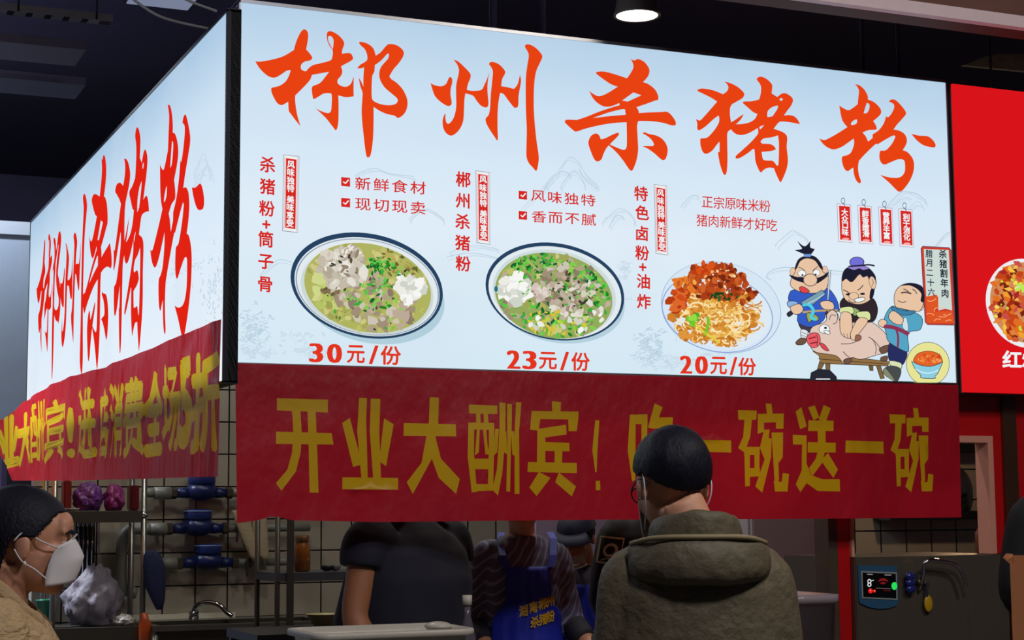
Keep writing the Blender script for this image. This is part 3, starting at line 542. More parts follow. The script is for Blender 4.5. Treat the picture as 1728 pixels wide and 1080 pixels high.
# pig
pic([(205,775),(222,735),(290,708),(298,665),(330,645),(358,672),(372,715),(420,712),(520,705),(590,750),(630,805),(625,865),(560,888),(480,910),(432,900),(410,925),(385,930),(345,890),(240,872),(208,835)], SKp)
ln([(296,690),(300,665),(326,645),(352,665),(352,705),(330,720)]); ln([(312,700),(322,672),(345,680)]); ln([(372,826),(420,826),(456,812)]); ln([(385,868),(410,895),(436,906)]); ln([(520,790),(560,820),(580,850)]); ln([(538,800),(560,840),(556,880)])
el(284, 748, 29, 23, WHITE); el(290, 742, 8, 6, OUT, 0); pic([(280,760),(300,756),(316,770),(300,776)], WHITE)
pic([(190,790),(215,770),(250,772),(262,805),(252,838),(222,848),(195,825)], E((232,92,100))); ln([(200,800),(238,790)], 2, E((130,30,50))); ln([(206,826),(246,818)], 2, E((130,30,50))); ln([(238,780),(248,800),(242,836)], 1)
pic([(262,822),(285,832),(308,864),(285,860),(266,842)], E((222,70,84)))
pic([(580,850),(625,833),(630,862),(600,880),(582,870)], BRN); pic([(384,918),(412,903),(430,918),(405,936)], BRN); pic([(586,900),(620,892),(618,916),(588,920)], BRN)
# middle man
pic([(368,605),(400,575),(450,610),(535,580),(568,635),(556,695),(520,712),(400,705),(372,645)], E((48,38,44)))
pic([(425,635),(455,640),(475,660),(450,676),(430,660)], E((150,180,110)), out=0)
pic([(377,495),(388,440),(430,425),(520,450),(555,475),(560,510),(545,545),(530,590),(480,615),(430,610),(395,590),(378,545)], SK)
pic([(530,540),(552,525),(545,575),(526,588)], HAIR, out=0)
pic([(377,492),(384,445),(410,418),(470,405),(520,422),(552,458),(556,485),(530,500),(515,465),(490,470),(470,455),(430,496),(400,478)], HAIR)
el(541, 500, 17, 36, SK, rot=-.2); ln([(536,480),(545,500),(534,520)], .8)
el(457, 390, 39, 28, E((112,112,214))); pic([(408,418),(440,410),(500,412),(522,424),(490,432),(470,424),(440,432)], E((150,130,210)), out=.6); ln([(412,414),(480,408),(520,404),(546,412)], 2.6, HAIR)
ln([(384,540),(405,548),(425,566)], 1.5); ln([(460,540),(478,528),(490,512)], 1.5); el(410, 563, 13, 6, HAIR, 0); el(487, 560, 13, 6, HAIR, 0)
el(440, 572, 26, 20, SK); pic([(446,588),(490,578),(500,592),(470,604),(450,602)], WHITE); ln([(410,590),(430,606),(452,600)], 1.2)
pic([(370,635),(430,630),(436,666),(370,664)], E((216,226,160))); pic([(455,660),(520,655),(525,700),(470,688)], E((216,226,160)))
pic([(372,664),(424,667),(432,735),(440,790),(402,796),(368,762)], SK); pic([(466,690),(516,703),(470,770),(450,806),(425,800),(424,765)], SK)
ln([(385,770),(392,790)], .8); ln([(402,772),(408,796)], .8); ln([(420,770),(424,796)], .8); pic([(452,780),(478,785),(475,806),(448,812)], E((150,100,80)))
# right man
pic([(636,815),(720,865),(716,915),(690,942),(628,912)], E((40,46,96)))
pic([(634,918),(692,930),(690,962),(640,946)], E((216,226,180)))
pic([(600,962),(640,945),(692,965),(672,1028),(632,1012),(602,990)], E((72,76,76))); pic([(598,968),(612,960),(660,1024),(632,1014),(603,992)], E((132,136,110)), out=.6)
pic([(600,700),(640,628),(700,640),(800,680),(796,750),(742,762),(728,790),(734,850),(720,870),(630,820),(612,770)], TEAL)
pic([(700,700),(722,690),(730,755),(704,745)], E((206,226,234)), out=.6)
el(797, 622, 17, 27, SK)
pic([(655,592),(662,548),(692,515),(740,506),(790,520),(810,560),(812,612),(795,648),(770,656),(702,640),(665,630)], SK)
pic([(690,516),(740,502),(800,518),(816,560),(814,602),(798,596),(802,560),(775,530),(735,513)], HAIR)
ln([(705,535),(720,540),(745,562)], 1.4); ln([(752,535),(768,545),(775,560)], 1.4); ln([(692,556),(720,552),(745,560)], 2.6, E((90,70,70))); ln([(676,595),(700,606),(718,598)], 1.2)
pic([(640,628),(700,648),(770,652),(740,672),(690,672),(650,650)], E((60,130,170)))
pic([(625,682),(650,650),(702,690),(692,725),(650,715)], SK); pic([(570,712),(590,695),(616,710),(602,740),(575,730)], SK)
ln([(606,738),(660,742),(732,778)], 6.6, E((140,52,84))); ln([(664,752),(676,790),(672,846)], 3.6, E((140,52,84)))
# pots and the yellow medallion
pic([(203,1020),(210,982),(250,962),(310,968),(345,1003),(350,1022)], E((40,40,52)), 0); ln([(236,1016),(312,1016)], 1.8, WHITE)
q = [(835+115*math.cos(a*math.pi/24), min(1036, 935+116*math.sin(a*math.pi/24))) for a in range(48)]
pic(q, E((232,228,150)), 0, .8)
pic([(758,918),(775,885),(800,872),(842,866),(892,882),(914,925),(880,944),(790,945)], E((226,100,40)), out=.8)
for _ in range(26): LAY[0] += .02; q = t7([(random.uniform(775, 900), random.uniform(885, 930))])[0]; blob(c, q[0], q[1], random.uniform(2, 4), random.choice(P_((236,130,60),(206,70,30),(246,160,90))), LAY[0], .5)
pic([(747,920,1),(790,940),(840,948),(880,940),(915,925,1),(888,985),(872,1000),(872,1012),(800,1010),(796,996),(765,960)], E((140,206,226))); ln([(770,960),(830,985),(890,965)], 2, E((206,236,244)))
c.build('cartoon_print', sign)

# ================================================================== LEFT LIGHT BOX
ls = thing('light_box_sign', 'long white backlit sign on the left side of the stall with stretched red brush characters', 'sign', (XL, YL0, ZBL))
ZTL = ZB+HLT
MB().bx((XL+.012, YL0, ZBL), (-.002, YL0+LL, ZTL)).build('housing', HOUS, ls, world=True)
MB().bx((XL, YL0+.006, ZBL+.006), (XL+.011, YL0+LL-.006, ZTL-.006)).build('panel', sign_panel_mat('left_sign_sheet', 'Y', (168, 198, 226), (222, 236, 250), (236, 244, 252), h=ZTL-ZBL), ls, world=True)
fr = MB()
for a, b in (((XL-.004, YL0, ZTL-.008), (-.002, YL0+LL, ZTL+.004)), ((XL-.004, YL0, ZBL-.004), (-.002, YL0+LL, ZBL+.006)), ((XL-.004, YL0, ZBL), (-.002, YL0+.012, ZTL)), ((XL-.004, YL0+LL-.006, ZBL), (-.002, YL0+LL, ZTL))): fr.bx(a, b)
fr.build('frame', DARKM, ls, world=True)
REDL = E((226, 34, 18))
LB = [((62,390),(103,640)), ((102,340),(145,640)), ((141,263),(190,620)), ((193,216),(252,594)), ((256,148),(346,570))]
for g, (a, b) in zip(BIGPX, LB):
    xs = [p[0] for o, h in g for p in o]; ys = [p[1] for o, h in g for p in o]
    # main-plane extents of this character, and its place on the left panel
    P0 = onY(min(xs), (min(ys)+max(ys))/2, 0).x; P1 = onY(max(xs), (min(ys)+max(ys))/2, 0).x
    zz = [onY(p[0], p[1], 0).z for o, h in g for p in o]; z0, z1 = min(zz), max(zz)
    my = (a[1]+b[1])/2; Y0 = onX(a[0], my, XL).y; Y1 = onX(b[0], my, XL).y
    mx = {0: (a[0]*.35+b[0]*.65)}.get(0); ztop = onX(mx, a[1], XL).z; zbot = onX(mx, b[1], XL).z
    def fl(px, py, layer, P0=P0, P1=P1, z0=z0, z1=z1, Y0=Y0, Y1=Y1, ztop=ztop, zbot=zbot):
        p = onY(px, py, 0); u = (p.x-P0)/(P1-P0); v = (p.z-z0)/(z1-z0); return Vector((XL-.0012-.0007*layer, Y0+(Y1-Y0)*u, zbot+(ztop-zbot)*v))
    c = Canvas(fl)
    for o, hs in g: c.poly(o, REDL, 3, hs)
    c.build('shop_name_character', ls)
def left(px, py, layer=1): p = onX(px, py, XL); p.x -= .0012+.0007*layer; return p
c = Canvas(left); random.seed(3)
for pts in ([(330,300),(338,270),(345,262),(354,280),(360,300)], [(325,320),(336,290),(348,285)], [(340,300),(350,275),(356,295)]):
    for k in range(3): c.ribbon([(x+random.uniform(-2, 2), y+random.uniform(-4, 4)+k*5) for x, y in pts], random.uniform(.6, 1.6), INK, .3, sm=4)
for _ in range(130):
    x = random.gauss(362, 10); y = random.gauss(490, 34)
    if x < 376: c.ribbon([(x, y), (x+random.uniform(-4, 4), y+random.uniform(-8, 8))], random.uniform(.6, 1.8), random.choice([INK, INK2]), .3)
for _ in range(60):
    x = random.gauss(310, 20); y = 455-(x-310)*.2+random.gauss(0, 10); c.ribbon([(x, y), (x+random.uniform(-8, 8), y+random.uniform(-5, 5))], random.uniform(.5, 1.4), INK, .3)
c.build('ink_landscape_print', ls)

# ================================================================== RED LIGHT BOX OF THE NEXT STALL
rs = thing('light_box_sign', 'red backlit sign of the next stall with a white plate of braised pork', 'sign', (W+.02, 0, ZB))
p0 = onY(1601, 139, -.02); p1 = onY(1617, 663, -.02); RZ0, RZ1 = p1.z, p0.z; RX0 = W+.012
MB().bx((RX0, -.008, RZ0), (RX0+1.9, .20, RZ1)).build('housing', HOUS, rs, world=True)
MB().bx((RX0+.004, -.02, RZ0+.004), (RX0+1.9, -.009, RZ1-.004)).build('panel', E((216, 20, 26)), rs, world=True)
def redp(px, py, layer=1): p = onY(px, py, -.02); p.y -= .0012+.0007*layer; return p
c = Canvas(redp); random.seed(21)
c.ell(1731, 512, 68, 75, E((236,236,240)), 1, .1); c.ell(1731, 511, 61, 68, E((206,140,90)), 2, .1)
k = inell(1731, 511, 64, 71, .1)
scatter(c, 1731, 511, 61, 68, 120, (6, 13), P_((196,70,24),(226,110,36),(160,44,18),(206,90,50),(120,36,20)), 3, clip=k, n_=5)
scatter(c, 1731, 511, 61, 68, 60, (5, 10), P_((240,160,50),(226,130,60),(200,80,70),(246,196,70),(170,40,40)), 4, .55, clip=k, n_=4, jag=.2)
scatter(c, 1731, 511, 58, 64, 25, (2, 5), P_((250,220,90),(246,240,210),(70,30,24),(190,230,60)), 5, .6, clip=k)
scatter(c, 1722, 484, 8, 8, 8, (3, 7), P_((230,246,230),(190,230,90)), 6)
c.build('dish_photo', rs)
c = Canvas(redp)
c.glyph('红', 1707, 606, 31, 27, WHITE, 3, .03, .02, True); c.glyph('烧', 1740, 606, 31, 27, WHITE, 3, .03, .02, True)
c.build('dish_name', rs)
# ================================================================== BANNERS
def interp(pts, x):
    for (a, b), (c_, d) in zip(pts, pts[1:]):
        if a <= x <= c_: return b+(d-b)*(x-a)/(c_-a)
    return pts[0][1] if x < pts[0][0] else pts[-1][1]
def subdiv(me, ln):
    bm = bmesh.new(); bm.from_mesh(me)
    for _ in range(7):
        es = [e for e in bm.edges if e.calc_length() > ln]
        if not es: break
        bmesh.ops.subdivide_edges(bm, edges=es, cuts=1); bmesh.ops.triangulate(bm, faces=bm.faces)
    bm.to_mesh(me); bm.free()
BANR = cloth_banner('banner_red', (198, 24, 46), .38, .35, .35, (5, 5, 3)); BANY = cloth_banner('banner_yellow', (232, 184, 16), .4, .35, .2, (5, 5, 3))
BY = -.016
def fwave(x, z):
    d = max(0, min(1, (2.0-z)/.25))
    return -.010*d*(.9+math.sin(x*4.3+z*2.1)*.5+math.sin(x*9.7-z*5+1)*.28+.5*noise.noise(Vector((x*3.1, z*4.2, .3)))) - .012*max(0, (1.62-z)/.2)*noise.noise(Vector((x*5, 2.2, 0)))
TOPL = [(397, 613), (1617, 650)]
BOTL = [(398, 883), (437, 878), (450, 872), (470, 872), (490, 878), (640, 881), (820, 879), (1000, 877), (1300, 876), (1622, 873)]
ban = tag(bpy.data.objects.new('banner', None)); COL.objects.link(ban); ban.location = (0, BY, 1.5)
tag(ban, 'red cloth banner with yellow opening offer lettering hanging under the main menu sign', 'banner')
def point_in(poly, x, y):
    r = False; n = len(poly)
    for k in range(n):
        (x1, y1), (x2, y2) = poly[k], poly[k-1]
        if (y1 > y) != (y2 > y) and x < (x2-x1)*(y-y1)/(y2-y1)+x1: r = not r
    return r
def cloth_with_print(root, bound, chars, step, place, cloth_mat, print_mat):
    """one sheet of cloth cut along the outlines of its printed characters, each character a part of its own"""
    V = [Vector(p) for p in bound]; n = len(V); ED = [(k, (k+1) % n) for k in range(n)]
    xs = [p[0] for p in bound]; zs = [p[1] for p in bound]; x = min(xs)+step/2; odd = 0
    while x < max(xs):
        z = min(zs)+step/2+(step/2 if odd else 0)
        while z < max(zs):
            if point_in(bound, x, z): V.append(Vector((x, z)))
            z += step
        x += step*.87; odd ^= 1
    tests = []
    for name, shapes in chars:                  # a shape is a list of segments, filled even-odd
        for segs in shapes:
            for a, b in segs: V += [Vector(a), Vector(b)]; ED.append((len(V)-2, len(V)-1))
            px_ = [p[0] for s_ in segs for p in s_]; pz_ = [p[1] for s_ in segs for p in s_]
            tests.append((name, min(px_), max(px_), min(pz_), max(pz_), segs))
    v2, e2, f2, ov, oe, of = delaunay_2d_cdt(V, ED, [], 0, 1e-5, False)
    def which(x, y):
        for name, a, b, c_, d, segs in tests:
            if a <= x <= b and c_ <= y <= d:
                r = False
                for (x1, y1), (x2, y2) in segs:
                    if (y1 > y) != (y2 > y) and x < (x2-x1)*(y-y1)/(y2-y1)+x1: r = not r
                if r: return name
        return None
    groups = {}
    for f in f2:
        cx = sum(v2[k].x for k in f)/3; cy = sum(v2[k].y for k in f)/3
        if point_in(bound, cx, cy): groups.setdefault(which(cx, cy), []).append(f)
    for key, fs in groups.items():
        ids = sorted({k for f in fs for k in f}); mp_ = {k: n for n, k in enumerate(ids)}
        me = bpy.data.meshes.new('cloth'); me.from_pydata([tuple(place(v2[k].x, v2[k].y)) for k in ids], [], [tuple(mp_[k] for k in f) for f in fs]); me.update()
        link_mesh('cloth' if key is None else 'banner_character', me, [cloth_mat if key is None else print_mat], root, True, True)
def glyph_polys(ch, cx, cy, w, h, bold, slope, to2d, taps=BOLD):
    V, F, gw, gh = glyph_mesh(ch); w /= max(gw, .05); h /= max(gh, .05); out = []
    for dx, dy in taps:
        P = [to2d(cx+(x+dx*bold)*w, cy-(y+dy*bold)*h+(x+dx*bold)*w*slope) for x, y in V]
        cnt = {}
        for f in F:
            for k in range(len(f)): e = (f[k-1], f[k]); cnt[tuple(sorted(e))] = cnt.get(tuple(sorted(e)), 0)+1
        out.append([(P[a], P[b]) for (a, b), n in cnt.items() if n == 1])
    return out
t5 = TZ(380, 620, 2.787); t6b = TZ(980, 630, 2.618)
CH = {
'kai': (t5, [[(243,145),(482,152),(480,212),(243,202)],[(238,302),(498,310),(506,363),(236,360)],[(313,200),(352,200),(357,305),(352,400),(330,490),(262,580),(236,545),(290,480),(312,400),(318,305)],[(385,203),(423,205),(437,590),(395,588)]]),
'ye': (t5, [[(628,143),(665,145),(660,250),(670,520),(640,520),(618,300)],[(683,148),(728,148),(722,300),(732,520),(695,520),(677,300)],[(547,262),(583,238),(638,440),(637,458),(600,468)],[(745,240),(790,268),(755,465),(722,440)],[(550,517),(812,520),(812,575),(550,573)]]),
'da': (t5, [[(838,262),(1080,268),(1080,325),(836,322)],[(960,140),(1003,142),(998,265),(985,330),(968,430),(880,595),(852,540),(920,450),(940,340),(955,265)],[(968,430),(985,330),(1010,430),(1097,525),(1080,595),(1000,520)]]),
'chou': (t5, [[(1143,175),(1275,180),(1275,220),(1143,217)],[(1175,215),(1195,215),(1195,268),(1175,268)],[(1210,215),(1230,215),(1232,268),(1210,268)],[(1138,262),(1165,262),(1162,400),(1176,585),(1152,588),(1133,420)],[(1140,260),(1258,262),(1258,295),(1140,292)],[(1233,262),(1258,262),(1252,580),(1228,580)],[(1177,290),(1190,290),(1185,400),(1166,415)],[(1205,290),(1220,290),(1225,370),(1240,410),(1215,410)],[(1150,430),(1245,430),(1245,480),(1150,478)],[(1150,548),(1250,550),(1250,580),(1156,583)],[(1287,165),(1315,168),(1310,300),(1295,500),(1275,603),(1248,575),(1270,480),(1282,300)],[(1322,173),(1345,173),(1335,400),(1333,585),(1315,583),(1318,350)],[(1365,163),(1390,166),(1375,300),(1378,595),(1355,595),(1352,330)],[(1262,290),(1280,290),(1270,400),(1250,420)],[(1300,315),(1314,300),(1318,410),(1302,400)],[(1338,300),(1350,300),(1358,420),(1342,410)]]),
'bin': (t5, [[(1535,160),(1577,163),(1575,208),(1535,208)],[(1438,205),(1660,208),(1658,245),(1650,300),(1612,300),(1610,245),(1478,243),(1468,298),(1428,293)],[(1463,290),(1600,270),(1602,315),(1500,330),(1495,325)],[(1463,290),(1500,292),(1500,450),(1460,450)],[(1495,352),(1615,355),(1615,395),(1495,393)],[(1545,390),(1582,390),(1580,450),(1545,450)],[(1418,445),(1650,450),(1650,497),(1415,492)],[(1470,492),(1525,520),(1460,605),(1425,565)],[(1565,494),(1645,560),(1625,607),(1548,540)]]),
'excl': (t6b, [[(62,207),(80,208),(70,340),(66,437),(60,437),(48,340)],[(62,475),(80,475),(82,515),(62,517)]]),
'chi': (t6b, [[(215,183),(240,183),(236,470),(222,478),(203,340)],[(215,183),(292,181),(292,224),(215,225)],[(266,200),(292,200),(286,420),(262,420)],[(225,390),(285,388),(285,425),(225,428)],[(325,133),(360,150),(322,245),(294,240)],[(325,195),(405,195),(402,242),(310,245)],[(308,290),(405,290),(400,335),(352,440),(405,440),(405,500),(312,500),(306,450),(345,335),(306,335)]]),
'yi': (t6b, [[(450,292),(662,297),(662,350),(450,344)]]),
'wan': (t6b, [[(693,163),(775,165),(773,205),(695,205)],[(722,200),(755,200),(745,280),(720,350),(692,330),(715,280)],[(718,330),(742,326),(742,497),(722,500)],[(718,325),(785,325),(785,360),(718,362)],[(762,325),(785,325),(782,455),(762,455)],[(722,420),(785,418),(785,455),(722,458)],[(815,133),(840,135),(845,182),(820,184)],[(780,180),(893,178),(890,245),(858,245),(858,216),(806,218),(806,258),(778,268)],[(806,250),(830,248),(825,288),(838,288),(834,370),(795,527),(765,500),(806,380),(786,330)],[(838,262),(862,262),(868,470),(850,500)],[(856,262),(888,262),(885,370),(868,395),(858,370)],[(845,475),(880,480),(885,440),(912,445),(905,522),(850,522)]]),
'song': (t6b, [[(945,170),(970,150),(992,235),(962,247)],[(1000,150),(1030,143),(1048,195),(1022,208)],[(1070,140),(1100,155),(1078,212),(1045,205)],[(1000,208),(1112,210),(1110,255),(998,255)],[(1040,250),(1075,250),(1075,310),(1040,310)],[(995,305),(1120,307),(1120,350),(995,350)],[(1040,345),(1072,345),(1060,395),(1015,455),(1000,420),(1030,380)],[(1055,385),(1085,352),(1130,425),(1110,462),(1075,415)],[(930,272),(990,275),(990,400),(1010,450),(1060,468),(1138,468),(1138,522),(1040,520),(990,485),(962,525),(942,490),(968,430),(970,315),(930,315)]]),
'yi2': (t6b, [[(1165,297),(1330,302),(1330,355),(1163,350)]]),
}
CH['wan2'] = (t6b, [[((x-690)*190/220+1358, (y-133)*373/394+153) for x, y in q] for q in CH['wan'][1]])
def fb2(px, py): p = onY(px, py, BY); return (p.x, p.z)
bound = [fb2(397+1220*k/40, interp(TOPL, 397+1220*k/40)) for k in range(41)]+[fb2(x, interp(BOTL, x)) for x in [1622-1223.0*k/90 for k in range(91)]]
cloth_with_print(ban, bound, [(k, [[(q2[i], q2[(i+1) % len(q2)]) for i in range(len(q2))] for q2 in [[fb2(*p) for p in t(q)] for q in polys]]) for k, (t, polys) in CH.items()], .034, lambda x, z: Vector((x, BY+fwave(x, z), z)), BANR, BANY)

# --- crumpled banner on the left side
LX = -.075
LT = [(9,727),(45,679),(91,650),(120,637),(181,620),(272,584),(379,539)]; LBm = [(33,811),(120,811),(250,808),(375,804)]
def lwave(y, z):
    return -.014*(1+.9*math.sin(y*11+z*3.5)*.5+.7*noise.noise(Vector((y*4.5, z*2.0, .7)))) - .016*abs(noise.noise(Vector((y*9+z*5, z*1.4, 5.1)))) - .12*max(0, (y-4.6)/1.0)
lban = bpy.data.objects.new('banner', None); COL.objects.link(lban); lban.location = (LX, 0, 1.7)
tag(lban, 'crumpled glossy red banner with yellow lettering sagging under the left sign', 'banner')
LBR = cloth_banner('banner_red_glossy', (206, 24, 36), .34, .58, .5, (3, 9, 2.2)); LBY = cloth_banner('banner_yellow_glossy', (240, 200, 10), .34, .62, .4, (3, 9, 2.2))
def lb2(px, py): p = onX(px, py, LX); return (p.y, p.z)
def dense(pts, n):
    out = []
    for a, b_ in zip(pts, pts[1:]): out += [(a[0]+(b_[0]-a[0])*k/n, a[1]+(b_[1]-a[1])*k/n) for k in range(n)]
    return out+[pts[-1]]
bound = [lb2(*p) for p in dense(LT, 10)+dense(LBm[::-1], 14)]
chars = []
for ch, x0, x1, y0, y1, sl, bo in (('业',20,38,705,785,-.5,.05),('大',39,57,700,782,-.4,.05),('酬',60,79,678,778,-.35,.012),('宾',82,116,676,778,-.3,.022),('!',122,129,688,772,-.2,.008),('进',136,165,658,773,-.2,.026),('店',170,192,658,772,-.2,.035),('消',194,214,648,768,-.2,.035),('费',216,250,640,768,-.18,.03),('全',250,283,632,764,-.15,.045),('场',284,309,620,758,-.15,.035),('5',311,331,612,748,-.3,.05),('折',333,376,600,758,-.15,.04)):
    chars.append((ch, glyph_polys(ch, (x0+x1)/2, (y0+y1)/2, x1-x0, y1-y0, bo, sl, lb2, BOLD[:5] if bo < .04 else BOLD)))
cloth_with_print(lban, bound, chars, .045, lambda y, z: Vector((LX+lwave(y, z), y, z)), LBR, LBY)

# ================================================================== SETTING
def structure(o): o['kind'] = 'structure'; return o
DARKC = M('dark_ceiling', (58, 54, 84), .9)
structure(MB().bx((-14, -9, -.1), (12, 12, 0)).build('floor', M('floor_tile', (92, 88, 84), .4, var=.2)))
structure(MB().bx((-14, -9, 4.9), (12, 12, 5.0)).build('ceiling', DARKC))
structure(MB().bx((-14, 11.8, 0), (12, 12, 4.9)).build('wall_back', M('dark_wall', (50, 47, 74), .9)))
def tile_mat(name, tile, ox, oz, col=(172, 168, 154), mort=(22, 22, 26), axis='X', ms=.010):
    m, nt, out = new_mat(name); N = nt.nodes.new; L = nt.links.new
    b = N('ShaderNodeBsdfPrincipled'); b.inputs['Roughness'].default_value = .25; L(b.outputs[0], out.inputs[0])
    g = N('ShaderNodeNewGeometry'); sp = N('ShaderNodeSeparateXYZ'); L(g.outputs['Position'], sp.inputs[0]); cb = N('ShaderNodeCombineXYZ')
    for src, dst, off in ((axis, 'X', ox), ('Z', 'Y', oz)):
        a = N('ShaderNodeMath'); a.operation = 'SUBTRACT'; a.inputs[1].default_value = off; L(sp.outputs[src], a.inputs[0]); L(a.outputs[0], cb.inputs[dst])
    br = N('ShaderNodeTexBrick'); br.offset = 0; br.squash = 1; br.inputs['Scale'].default_value = 1; br.inputs['Brick Width'].default_value = tile; br.inputs['Row Height'].default_value = tile
    br.inputs['Mortar Size'].default_value = ms/2; br.inputs['Mortar Smooth'].default_value = .1
    br.inputs['Color1'].default_value = lin(col); br.inputs['Color2'].default_value = lin([v*.94 for v in col]); br.inputs['Mortar'].default_value = lin(mort)
    L(cb.outputs[0], br.inputs['Vector']); L(br.outputs['Color'], b.inputs['Base Color'])
    bp = N('ShaderNodeBump'); bp.inputs['Strength'].default_value = .4; bp.inputs['Distance'].default_value = .003; bp.invert = True; L(br.outputs['Fac'], bp.inputs['Height']); L(bp.outputs[0], b.inputs['Normal'])
    return m
WY = 4.75
o1 = onY(276, 877, WY); o2 = onY(331, 932, WY); TILE = (abs(o2.x-o1.x)+abs(o2.z-o1.z))/2
o3 = onY(384, 986, WY); TILE = (o3.x-o1.x + o1.z-o3.z)/4
structure(MB().bx((onY(58, 800, WY).x, WY, 0), (4.6, WY+.12, 2.9)).build('wall_kitchen', tile_mat('kitchen_tiles', TILE, o1.x, o1.z)))
# pale wall far left
p = onY(25, 375, 6.6); q = onY(25, 397, 6.6)
structure(MB().bx((-6, 6.6, 0), (1.6, 6.8, q.z)).build('wall_left', M('pale_blue_wall', (168, 184, 206), .6, var=.04)))
structure(MB().bx((-6, 6.56, q.z), (1.6, 6.8, p.z)).build('trim_1', M('pale_trim', (196, 206, 222), .5, var=.03)))
p = onY(5, 900, 6.0); structure(MB().bx((p.x-.02, 6.0, 0), (p.x+.015, 6.04, 2.02)).build('trim_2', M('lilac_steel', (96, 84, 128), .4, .6)))
structure(MB().bx((onY(9, 800, 6.2).x, 6.2, 0), (onY(9, 800, 6.2).x+.5, 6.5, onY(30, 752, 6.2).z)).build('partition', M('dark_partition', (30, 30, 40), .6)))
# right hand kitchen wall and partition behind the service counter
pa = onY(905, 900, 4.0); pb = onY(1240, 900, 4.0)
structure(MB().bx((pa.x, 4.0, 0), (pb.x, 4.1, 2.6)).build('wall_partition', M('lilac_wall', (150, 138, 172), .5, var=.05)))
# red shop front on the right with its service opening
FY = .12
REDW = M('red_laminate', (186, 18, 22), .28, var=.05)
a = onY(1413, 900, FY); b = onY(1443, 733, FY); c2 = onY(1672, 735, FY); zt = ZB-.006; xe = 5.2; zs = 1.02
MY = FY-.03; m0 = onY(1442, 938, MY); m1 = onY(1700, 938, MY); MZ = (m0.z+m1.z)/2; zs = MZ+.003
fw = MB(); fw.bx((a.x, FY, 0), (m0.x-.002, FY+.06, zt)); fw.bx((m0.x-.002, FY, b.z), (c2.x, FY+.06, zt)); fw.bx((c2.x, FY, zs), (m1.x+.002, FY+.06, zt)); fw.bx((m1.x+.002, FY, 0), (xe, FY+.06, zt))
structure(fw.build('wall_front', REDW))
fm = MB(); t = .028; fx = m0.x
for p, q in (((fx, FY-.012, zs), (fx+t*.5, FY+.072, b.z)), ((c2.x-t, FY-.012, zs), (c2.x, FY+.072, b.z)), ((fx+t*.5, FY-.012, b.z-t), (c2.x-t, FY+.072, b.z))): fm.bx(p, q)
structure(fm.build('window_1', M('pale_pink_frame', (214, 150, 130), .4, var=.05)))
p = onY(1690, 700, FY-.01); q = onY(1712, 700, FY-.01)
structure(MB().bx((p.x, FY-.02, 0), (q.x, FY-.0005, zt-.01)).build('trim_3', M('brown_steel', (120, 84, 66), .3, .8)))
p = onY(1393, 900, FY+.02)
structure(MB().bx((p.x, FY, 0), (a.x-.001, FY+.1, zt)).build('trim_4', M('jamb_steel', (104, 88, 74), .35, .5)))
structure(MB().bx((onY(1395, 900, 3.55).x, 3.55, 0), (9.0, 3.65, 2.9)).build('wall_right', tile_mat('stove_tiles', TILE, 3.6, 1.55, (190, 186, 172))))
# bulkhead with a pale edge band over the aisle
p = onY(1728, 47, -.5); q = onY(1728, 27, -.5)
bx0 = onY(1180, 0, -.5).x
structure(MB().bx((bx0, -.5, p.z+.001), (9, -.46, q.z)).build('trim_5', M('pale_band', (232, 210, 216), .5, var=.06)))
structure(MB().bx((bx0, -.46, p.z), (9, -.36, p.z+.05)).build('trim_6', M('brown_soffit', (70, 46, 38), .7)))
structure(MB().bx((bx0, -.499, q.z), (9, -.45, 4.9)).build('wall_bulkhead', M('brown_bulkhead', (112, 74, 66), .7)))
# cable tray and ducts under the hall ceiling
p = onZ(0, 20, 4.5); q = onZ(188, 40, 4.5); y = (p.y+q.y)/2
tr = thing('cable_tray', 'thin grey perforated cable tray under the dark ceiling at upper left', 'cable tray', (p.x, y, 4.5))
b = MB(); b.bx((p.x-3, y-.05, 4.5), (q.x, y-.046, 4.545)); b.bx((p.x-3, y+.046, 4.5), (q.x, y+.05, 4.545))
k = p.x-3
while k < q.x-.1: b.bx((k, y-.046, 4.5), (k+.07, y+.046, 4.504)); k += .11
b.build('tray', M('tray_grey', (120, 116, 118), .5, .5), tr, world=True)
for xx in (p.x-2, p.x+.1, q.x-.1): MB().cyl((xx, y-.06, 4.5), (xx, y-.06, 4.9), .006).build('hanger', DARKM, tr, world=True)
for py, th, cc, nm in ((92, .05, (92, 84, 104), 'upper'), (150, .05, (74, 70, 92), 'lower')):
    p = onZ(70, py, 4.2); d = thing('air_duct', 'wide dull ceiling duct in the gloom at upper left, the %s one' % nm, 'duct', (p.x, p.y, 4.2))
    MB().bx((-5, p.y-.2, 4.2), (onZ(140, py, 4.2).x, p.y+.2, 4.2+th)).build('duct_body', M('duct_'+nm, cc, .7), d, world=True)
    MB().bx((p.x-.6, p.y-.22, 4.19), (p.x-.57, p.y+.22, 4.21+th)).build('flange', DARKM, d, world=True)
for i, (pts, lab) in enumerate((([(222,-3,7.6),(262,24,7.6),(300,37,7.7),(352,48,7.8)], 'thin white cable drooping to the top of the left sign'), ([(308,-4,7.3),(330,6,7.3),(366,19,7.3)], 'short white cable above the sign corner, right of the longer one'))):
    tag(MB().tube([atD(*q_) for q_ in pts], .006, 8).build('cable', M('white_cable', (176, 176, 184), .5), None, True), lab, 'cable')
p = onZ(235, 6, 4.7); q = onZ(330, 6, 4.7)
cl = thing('ceiling_light', 'flat bluish ceiling lamp panel cut off by the top edge at left', 'lamp', (p.x, p.y, 4.7))
MB().bx((p.x-.1, p.y-.5, 4.70), (q.x, p.y+.02, 4.76)).build('lamp_housing', DARKM, cl, world=True); MB().bx((p.x-.08, p.y-.48, 4.69), (q.x-.02, p.y, 4.699)).build('diffuser', E((150, 160, 190), .6), cl, world=True)
